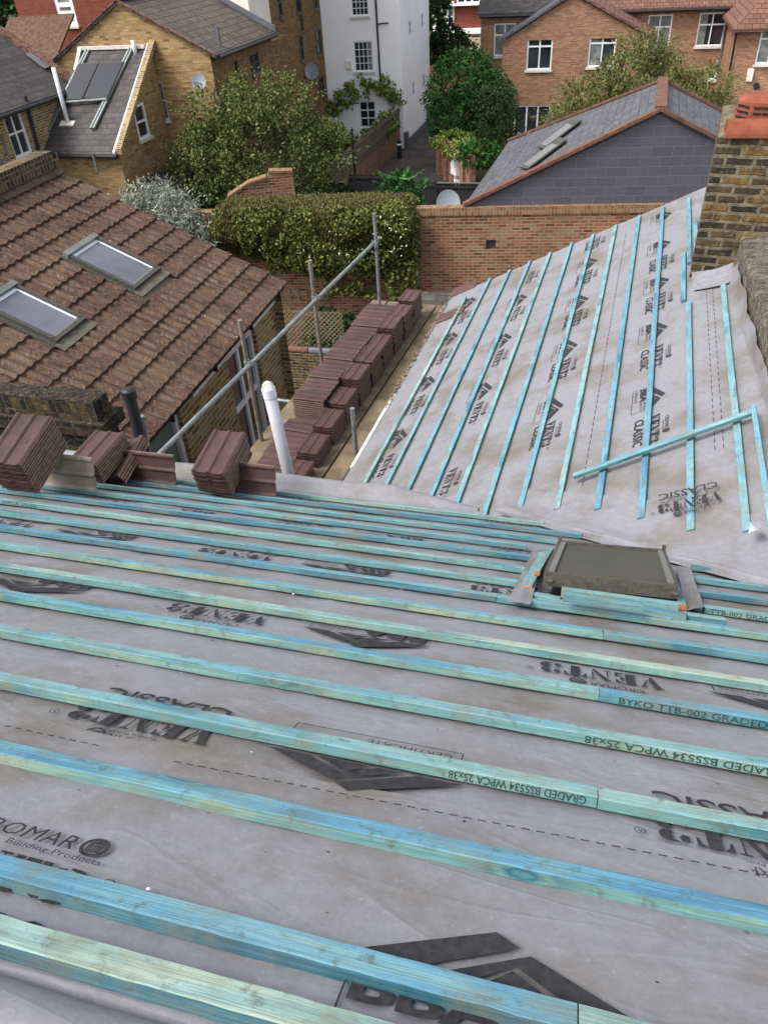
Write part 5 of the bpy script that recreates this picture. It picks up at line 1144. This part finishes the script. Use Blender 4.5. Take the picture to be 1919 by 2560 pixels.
# --- flats in the middle distance
fl_ = thing('flats', 'block of flats with red panels and white window bands', 'building')
z2 = lambda x, y: ((600+x/2.59)/1.1574, (y/2.59)/1.1574)
fc = Fac((-14, 62), (1, 0), (0, -1)); R2 = lambda a, b, c, d: rect_px(fc, *z2(a, b), *z2(c, d))
hs = [R2(1300, 5, 1385, 178), R2(1372, 218, 1558, 300), R2(1400, -60, 1556, 22), R2(1140, 20, 1270, 178)]
wall(fc, -3, 9, -2, 9, hs, [M['flatred']], fl_)
window(fc, hs[0], fl_, 2, 2, .1, .1, 'glassc', split=[.4]); window(fc, hs[1], fl_, 3, 1, .12, .12, 'glass'); window(fc, hs[2], fl_, 3, 1, .12, .12, 'glass'); window(fc, hs[3], fl_, 2, 2, .1, .1, 'glassc')
for y0, y1 in ((182, 216), (22, 34)):
    a, b = fc.at(*z2(1400, y1))[1], fc.at(*z2(1400, y0))[1]; mb = MB(); fc.box(mb, 1, 9, a, b, .003, .3); mb.build('white_band', [M['white']], fl_)
bfn = thing('fence', 'dark red brown boarded fence below the flats', 'fence'); fcf = Fac((-14, 54), (1, 0), (0, -1)); t = fcf.at(*z2(1400, 345)); boards(fcf, 1.5, 9, 0, t[1], bfn, 'gard')
sr_ = thing('shed_roof', 'low brown felted shed roof in front of the flats', 'shed'); t = fcf.at(*z2(1400, 340)); mb = MB(); mb.prism([fcf.P(2.8, t[1]+.02, .3), fcf.P(9, t[1]+.02, .3), fcf.P(9, t[1]+.5, -2), fcf.P(3.4, t[1]+.5, -2)], (0, 0, .08)); mb.build('roof', [M['render']], sr_); mb = MB(); fcf.box(mb, 3, 9, 0, t[1], -2, -.1); mb.build('wall', [M['gard']], sr_)
# --- pier of the stepped garden wall, low roof, low wall, trellis
pr = thing('brick_wall', 'stepped red brick wall with coping under the apple tree', 'wall')
pf = Fac((-10.9, 20.2), (1, .42), (0, -1)); a = pf.at(560, 410); b_ = pf.at(633, 375)
mb = MB()
ps = [pf.at(492, 428), pf.at(536, 398), pf.at(575, 385), pf.at(580, 373), pf.at(632, 372)]
mb.prism([pf.P(u, z) for u, z in ps]+[pf.P(ps[-1][0], 0), pf.P(ps[0][0], 0)], -pf.n*.25); mb.build('brickwork', [M['gard']], pr)
mb = MB()
for (u0, za), (u1, zb) in ((ps[0], ps[1]), (ps[1], ps[2]), (ps[3], ps[4])): mb.prism([pf.P(u0, za+.003, .04), pf.P(u1, zb+.003, .04), pf.P(u1, zb+.06, .04), pf.P(u0, za+.06, .04)], -pf.n*.33)
mb.build('coping', [M['soldier2']], pr)
sr2 = thing('shed_roof', 'grey slate shed roof just beyond the wing gable', 'shed'); ps = [onz(x, y, 4.1) for x, y in ((905, 606), (1000, 606), (985, 672), (932, 690))]
a = V((-3.05, 12.9, 4.0)); mb = MB(); mb.prism([V((-2.75, 10.9, 4.05)), V((-1.0, 10.9, 4.05)), V((-1.0, 12.6, 4.2)), V((-2.85, 12.6, 4.2))], (0, 0, -.06)); mb.build('roof', [M['slatedark']], sr2)
mb = MB(); mb.abox(-2.7, -1.1, 11, 12.5, 0, 3.9); mb.build('wall', [M['gard']], sr2); mb = MB(); mb.prism([V((-2.8, 10.84, 3.9)), V((-1, 10.84, 3.9)), V((-1, 10.88, 4.05)), V((-2.8, 10.88, 4.05))], (0, .03, 0)); mb.build('fascia', [M['terra_old']], sr2)
zz2 = lambda x, y: ((620+x/5.527)/1.1574, (640+y/5.527)/1.1574)
lw = thing('low_wall', 'low stone garden wall with terracotta coping beyond the neighbour', 'wall')
wf3 = Fac((-6.6, 15.2), (1, .01), (0, -1)); u0, z0 = wf3.at(*zz2(550, 1300)); u1, _ = wf3.at(*zz2(1100, 1300))
mb = MB(); wf3.box(mb, u0-.6, u1+.8, 0, z0-.08, -.22, 0); mb.build('wall', [M['soot']], lw); mb = MB(); mb.tube([wf3.P(u0-.6, z0-.02, -.1), wf3.P((u0+u1)/2-.02, z0-.02, -.1)], .085, 10); mb.build('coping', [M['terra_old']], lw)
mb = MB(); mb.tube([wf3.P((u0+u1)/2, z0-.02, -.1), wf3.P(u1+.8, z0-.02, -.1)], .085, 10); mb.build('pipe_coping', [M['lead']], lw)
tr = thing('trellis', 'diamond trellis panel in the garden behind the low wall', 'trellis'); wt = Fac((-7.4, 16.6), (1, .05), (0, -1)); a = wt.at(*zz2(480, 1230)); b_ = wt.at(*zz2(1300, 800))
lattice(wt, a[0], b_[0], a[1]-.1, b_[1]+.05, tr, 'trellis', .12, .022)
tg = thing('trellis', 'square grid trellis fixed to the garden wall', 'trellis'); a, b_ = gf.at(*zz2(480, 625)), gf.at(*zz2(800, 430)); lattice(gf, a[0], b_[0], a[1], b_[1], tg, 'trellis', .2, .025, False, o=.03)
fg = thing('trellis', 'fan shaped trellis on the garden wall beside the pole', 'trellis'); mb = MB(); a = gf.at(*zz2(1080, 820))
for k in range(5): mb.tube([gf.P(a[0]-.03+.015*k, a[1], .05), gf.P(a[0]-.22+.11*k, a[1]+.75, .05)], .012, 5)
for j in (.3, .5, .7): mb.tube([gf.P(a[0]-.24*j/.75-.04, a[1]+j, .065), gf.P(a[0]+.24*j/.75+.06, a[1]+j, .065)], .012, 5)
mb.build('lattice', [M['trellis']], fg)
# ------------------------------------------------------------------ plants
def rdir():
    while 1:
        v = V((R_()*2-1, R_()*2-1, R_()*2-1))
        if .05 < v.length < 1: return v.normalized()
def leaf(mb, p, s, asp=1.7, d=None, droop=0, mi=0):
    a = rdir() if d is None else (d+rdir()*.5).normalized(); a.z -= droop; a.normalize()
    b = a.cross(rdir()).normalized()*s*.5; a = a*s*asp*.5
    mb.add([p-a, p+b*.9-a*.1, p+a, p-b*.9-a*.1], [(0, 1, 2, 3)], mi)
def crown(name, mats, blobs, n, size, par, clump=.16, k=9, droop=0., asp=1.7, shell=.5, twigs=0, hole=-.28):
    mb = MB(); tot = sum(r[0]*r[1]*r[2] for c, r in blobs)**1
    for c, r in blobs:
        m_ = int(n/k*(r[0]*r[1]*r[2])/tot)
        for _ in range(m_):
            d = rdir(); q = (1-shell*R_()**1.6); p = V(c)+V((d.x*r[0], d.y*r[1], d.z*r[2]))*q
            f = mnoise.noise(p*1.3)
            if f < hole: continue
            p += V((1, 1, 1))*mnoise.noise(p*2.3)*.12
            for _ in range(k): leaf(mb, p+rdir()*clump*R_()*1.4, size*(.6+.8*R_()), asp, None, droop)
        for _ in range(twigs):
            d = rdir(); d.z = abs(d.z)*.6+.1; p = V(c)+V((d.x*r[0], d.y*r[1], d.z*r[2]))*.95
            for t in range(12): leaf(mb, p+d*(.05*t)+rdir()*.05, size*.8, asp, d)
    return mb.build(name, mats, par, uv=False, recalc=False)
def trunk(base, top, r, par, n=4, spread=.8, h=1.2):
    mb = MB(); base, top = V(base), V(top); mb.tube([base, base.lerp(top, .5)+V((.08, .03, 0)), top], r, 9, r2=r*.6)
    for k in range(n):
        a = 2*pi*k/n+R_(); e = top+V((cos(a)*spread, sin(a)*spread, h*(.6+.6*R_()))); mb.tube([top-Z*.2, top.lerp(e, .5)+Z*.1, e], r*.45, 6, r2=r*.12)
    return mb.build('trunk', [M['bark']], par)
t = thing('apple_tree', 'large olive green apple tree in front of the brown brick block', 'tree')
trunk((-10.9, 24.2, 0), (-10.9, 24.2, 2.0), .17, t, 9, 1.9, 2.3)
crown('crown', [M['lf_apple']], [((-10.9, 24.2, 3.7), (2.3, 1.9, 1.6)), ((-12.5, 24.0, 3.3), (1.35, 1.3, 1.2)), ((-10.4, 24.3, 4.9), (1.6, 1.4, 1.15)), ((-9.0, 24.4, 3.5), (1.35, 1.3, 1.2)), ((-11.9, 24.0, 4.8), (1.1, 1, .9)), ((-9.3, 23.8, 2.6), (1, 1, .8)), ((-11.4, 23.6, 2.4), (1.4, 1, .8))], 56000, .058, t, .16, 9, twigs=44, hole=-.12)
t = thing('ivy_tree', 'rounded glossy green tree at the right of the alley', 'tree'); trunk((-6.0, 37.6, 0), (-6.0, 37.6, 1.5), .2, t)
crown('crown', [M['lf_ivy']], [((-6.3, 37.4, 2.9), (1.75, 1.6, 1.9)), ((-5.6, 37.6, 2.4), (1.5, 1.5, 1.6)), ((-6.6, 37.2, 1.9), (1.35, 1.3, 1.3))], 30000, .085, t, .15, 10, .3, 1.2, .3, twigs=12)
t = thing('shrub', 'dark small leaved bush beside the glossy green tree', 'shrub'); trunk((-4.6, 36, 0), (-4.6, 36, .9), .08, t, 4, .5, .6)
crown('crown', [M['lf_dark']], [((-4.7, 36, 2.3), (1.1, 1, 1.5)), ((-4.4, 36, 1.2), (1.0, 1, 1.0))], 13000, .055, t, .14, 9)
t = thing('ivy', 'variegated ivy heaped over the brick piers', 'ivy'); crown('foliage', [M['lf_vine']], [((-6.4, 35.0, 1.62), (.9, .7, .38)), ((-5.7, 34.0, 1.55), (.9, .8, .4))], 3500, .09, t, .12, 8, .2, 1.2, .3)
crown('foliage', [M['lf_ivy']], [((-5.1, 33.5, 1.5), (.9, .9, .5))], 2500, .09, t, .12, 8, .2, 1.2, .3)
t = thing('willow', 'airy olive tree with drooping leaves before the brick houses', 'tree'); trunk((1.0, 36, 0), (1.0, 36, 2.2), .16, t, 6, 1.4, 1.4)
crown('crown', [M['lf_willow']], [((1.2, 36, 3.6), (2.1, 1.5, 1.3)), ((-.6, 36, 2.9), (1.6, 1.2, 1.0)), ((2.9, 36, 2.8), (1.7, 1.3, 1.2)), ((1.0, 36, 4.7), (1.0, .9, .7)), ((.2, 35.6, 2.2), (2.2, 1.2, .8)), ((4.2, 36, 2.2), (.9, 1, .8)), ((-1.7, 35.6, 2.2), (1.2, 1, .8)), ((3.6, 36, 3.4), (1.0, 1, .8))], 42000, .05, t, .17, 10, .7, 3.2, .6, twigs=40, hole=-.14)
t = thing('laurel', 'yellow green laurel hedge behind the slate outbuilding', 'shrub'); trunk((-1, 28.5, 0), (-1, 28.5, 1.6), .1, t)
crown('crown', [M['lf_laurel']], [((-1.3, 28.3, 2.35), (1.5, .9, .95)), ((-.0, 28.4, 2.9), (1.5, .9, .9)), ((1.2, 28.6, 3.0), (1.2, .9, .8)), ((-2.4, 28.2, 1.9), (.8, .8, .8))], 11000, .085, t, .13, 9, .2, 1.6, .35)
t = thing('silver_shrub', 'grey silver leaved shrub beyond the brown tiled roof', 'shrub'); trunk((-10.2, 17, 0), (-10.2, 17, 2.4), .07, t, 8, .8, 1.4)
crown('crown', [M['lf_silver']], [((-10.6, 17.1, 3.75), (1.1, .9, 1.0)), ((-9.9, 16.8, 3.2), (.9, .8, .9)), ((-9.4, 16.4, 2.7), (.7, .7, .8)), ((-11.2, 17.2, 3.5), (.7, .7, .8))], 24000, .034, t, .16, 10, .1, 3.6, .6, twigs=44)
t = thing('buddleia', 'bright green leafy bush in front of the alley fence', 'shrub'); trunk((-6.9, 27.4, 0), (-6.9, 27.4, .8), .05, t)
crown('crown', [M['lf_bud']], [((-6.9, 27.3, 1.35), (.85, .8, .8)), ((-6.9, 27.4, 1.8), (.6, .6, .5))], 3800, .10, t, .14, 8, -.2, 2.6, .6, twigs=8)
t = thing('vine', 'yellow green climber arching over the french door', 'climber'); mb = MB()
pts = [wf.P(*wf.at(x, y), .3) for x, y in ((715, 235), (735, 215), (760, 196), (790, 185), (820, 182), (845, 195), (858, 225), (845, 250), (815, 275), (775, 300), (745, 320), (740, 275))]
crown('foliage', [M['lf_vine']], [(p, (.55, .35, .42)) for p in pts[:7]]+[(p+V((.1, -1.3, -.1)), (.6, .9, .5)) for p in pts[7:]], 6500, .12, t, .16, 8, .2, 1.3, .6)
t = thing('shrub', 'dark green bush in the gap between the silver shrub and lean-to', 'shrub'); crown('foliage', [M['lf_ivy']], [((-12.4, 19.5, 2.6), (1.0, .8, .6)), ((-11.2, 19.8, 2.4), (1.0, .8, .5)), ((-10.2, 18.9, 2.3), (.8, .7, .6))], 6000, .08, t, .13, 9); trunk((-11.5, 19.5, 0), (-11.5, 19.5, 2), .06, t)
t = thing('shrub', 'dark green garden bush below the apple tree', 'shrub'); crown('foliage', [M['lf_dark']], [((-8.6, 23.0, 1.6), (1.2, 1.2, 1.0)), ((-9.5, 22, 2.2), (1.3, 1, .9)), ((-12.2, 23, 2.0), (1.2, 1, 1.0)), ((-8.9, 25.5, 1.5), (1.0, 1.4, .9))], 8000, .09, t, .14, 9)
t = thing('far_tree', 'dark leafy tree between the white house and the flats', 'tree'); p = ony(*z2(1300, 200), 50); trunk((p.x, 50, 0), (p.x, 50, 1), .15, t)
crown('crown', [M['lf_dark']], [((p.x-.3, 50, p.z+.3), (1.0, 1, 2.0)), ((p.x+.6, 50, p.z-.9), (1.3, 1, 1.1))], 6000, .13, t, .2, 8)
t = thing('far_tree', 'distant dark green trees at the upper left corner', 'tree'); p = ony(60, 15, 60); crown('crown', [M['lf_dark']], [((p.x+i*2.4-5, 60, p.z-.5+.6*sin(i*2)), (2, 1.5, 2.2)) for i in range(6)], 9000, .3, t, .4, 8); trunk((p.x, 60, 0), (p.x, 60, 5), .3, t)
# hedge over the garden wall
hd = thing('hedge', 'broad clipped hedge grown over the garden wall', 'hedge')
hu0 = gf.at(450, 480)[0]; hu1 = gf.at(905, 480)[0]
def hedgep(u, a):                                             # a 0 bottom front .. 1 top back
    e = min(1, (u-hu0)/.5, (hu1-u)/.25); e = max(0, e)**.5; zt = 4.02*(.92+.08*e)-.1*(1-e)
    bot = 2.7-.35*mnoise.noise((u*.8, 0, 3))+.35*max(0, (hu0+2.2-u)/2.2)
    bul = .5+.18*mnoise.noise((u*1.1, a*3, 1))
    if a < .62: k = a/.62; z = bot+(zt-.25-bot)*k; o = bul*e*(.55+.75*sin(min(1, k*1.1)*pi*.55))+.02
    else: k = (a-.62)/.38; z = zt-.25+.27*sin(k*pi*.75)*1.2; o = (bul*e*1.25)*(cos(k*pi*.6))-.75*k*k
    return gf.P(u, z, o)
mb = MB(); core = MB(); core.grid(lambda i, j: hedgep(hu0+.1+(hu1-hu0-.2)*i, j)-gf.n*.1, 60, 16); core.build('hedge_core', [M['bark']], hd, uv=False)
for _ in range(42000):
    u = hu0+(hu1-hu0)*R_(); a = R_(); p = hedgep(u, a)+rdir()*.06*R_(); f = mnoise.noise((u*3, p.z*3, 5)); p += gf.n*.05*f
    rose = (u-hu0)/(hu1-hu0)+.35*mnoise.noise((u*1.2, p.z*1.2, 9))-(a-.3)*.45 > .62
    if rose and R_() < .35: continue
    leaf(mb, p, .03+.025*R_() if not rose else .058, 2.4 if not rose else 1.3, gf.n*.6+Z*.2-(Z*.7 if not rose else Z*.1))
    mb.mi[-1] = 1 if rose else 0
mb.build('foliage', [M['lf_hedge'], M['lf_rose']], hd, uv=False, recalc=False)
rs = thing('rose', 'climbing rose with small white flowers hanging down the hedge', 'climber'); mb = MB()
for _ in range(9000):
    u = hu1-4.3*R_()**1.1; a = R_()*.8; p = hedgep(u, a)+gf.n*(.05+.12*R_())+Z*(-.35*R_()*(a < .3)); 
    if mnoise.noise((u*1.6, p.z*1.6, 4)) < -.1: continue
    for _ in range(2): leaf(mb, p+rdir()*.05, .075, 1.3)
for _ in range(2600):
    u = hu1-2.4*R_(); p = gf.P(u, 1.9+1.3*R_(), .25+.35*R_())
    if mnoise.noise((u*1.4, p.z*1.4, 14)) > -.15: leaf(mb, p, .085, 1.3)
mb.build('foliage', [M['lf_rose']], rs, uv=False, recalc=False)
mb = MB()
for _ in range(80):
    u = hu1-.1-3.9*R_()**1.2; a = R_()*.85; p = hedgep(u, a)+gf.n*.2
    for _ in range(3): leaf(mb, p+rdir()*.02, .034, 1.0)
struct(mb.build('flowers', [M['petal']], rs, uv=False, recalc=False), 'stuff')
mb = MB(); p = gf.P(*gf.at(920, 715), .9)
for _ in range(24): leaf(mb, p+rdir()*.06, .1, 1)
mb.build('pink_bloom', [M['pink']], rs, uv=False, recalc=False)
t = thing('border_plants', 'mixed green border plants behind the diamond trellis', 'shrub'); crown('foliage', [M['lf_dark'], M['lf_bud']], [((-6.6+i*.62, 17.3-.1*i, .9+.35*sin(i*3)), (.5, .45, .65)) for i in range(6)], 7000, .07, t, .13, 8)
t = thing('border_plants', 'green shrub below the diamond trellis by the low wall', 'shrub'); crown('foliage', [M['lf_dark']], [((-6.4+i*.6, 15.9, .9), (.5, .4, .5)) for i in range(5)], 3500, .07, t, .13, 8)
t = thing('sapling', 'small leafy climber behind the wing eaves mortar', 'climber'); crown('foliage', [M['lf_dark']], [((-2.35, 11.0, 4.2), (.12, .12, .35)), ((-2.2, 10.6, 4.5), (.1, .1, .25))], 500, .07, t, .06, 6)
# ------------------------------------------------------------------ daylight
w = bpy.data.worlds.new('World'); scn.world = w; w.use_nodes = True
nt = w.node_tree; sk = nt.nodes.new('ShaderNodeTexSky'); sk.sky_type = 'NISHITA'; sk.sun_disc = False
SE, SR = radians(52), radians(236)
sk.sun_elevation = SE; sk.sun_rotation = SR; sk.altitude = 50; sk.air_density = 1.0; sk.dust_density = 4.0; sk.ozone_density = .6
hs_ = nt.nodes.new('ShaderNodeHueSaturation'); hs_.inputs['Saturation'].default_value = .38; nt.links.new(sk.outputs[0], hs_.inputs['Color']); nt.links.new(hs_.outputs[0], nt.nodes['Background'].inputs[0]); nt.nodes['Background'].inputs[1].default_value = .15
sl_ = bpy.data.lights.new('sun', 'SUN'); sl_.energy = 1.2; sl_.angle = radians(20); sl_.color = (1, .96, .9)
so = bpy.data.objects.new('sun', sl_); COL.objects.link(so)
sd = V((sin(SR)*cos(SE), cos(SR)*cos(SE), sin(SE)))
so.rotation_euler = sd.to_track_quat('Z', 'Y').to_euler()
scn.view_settings.view_transform = 'Standard'; scn.view_settings.look = 'None'; scn.view_settings.exposure = 1.1; scn.view_settings.gamma = 1
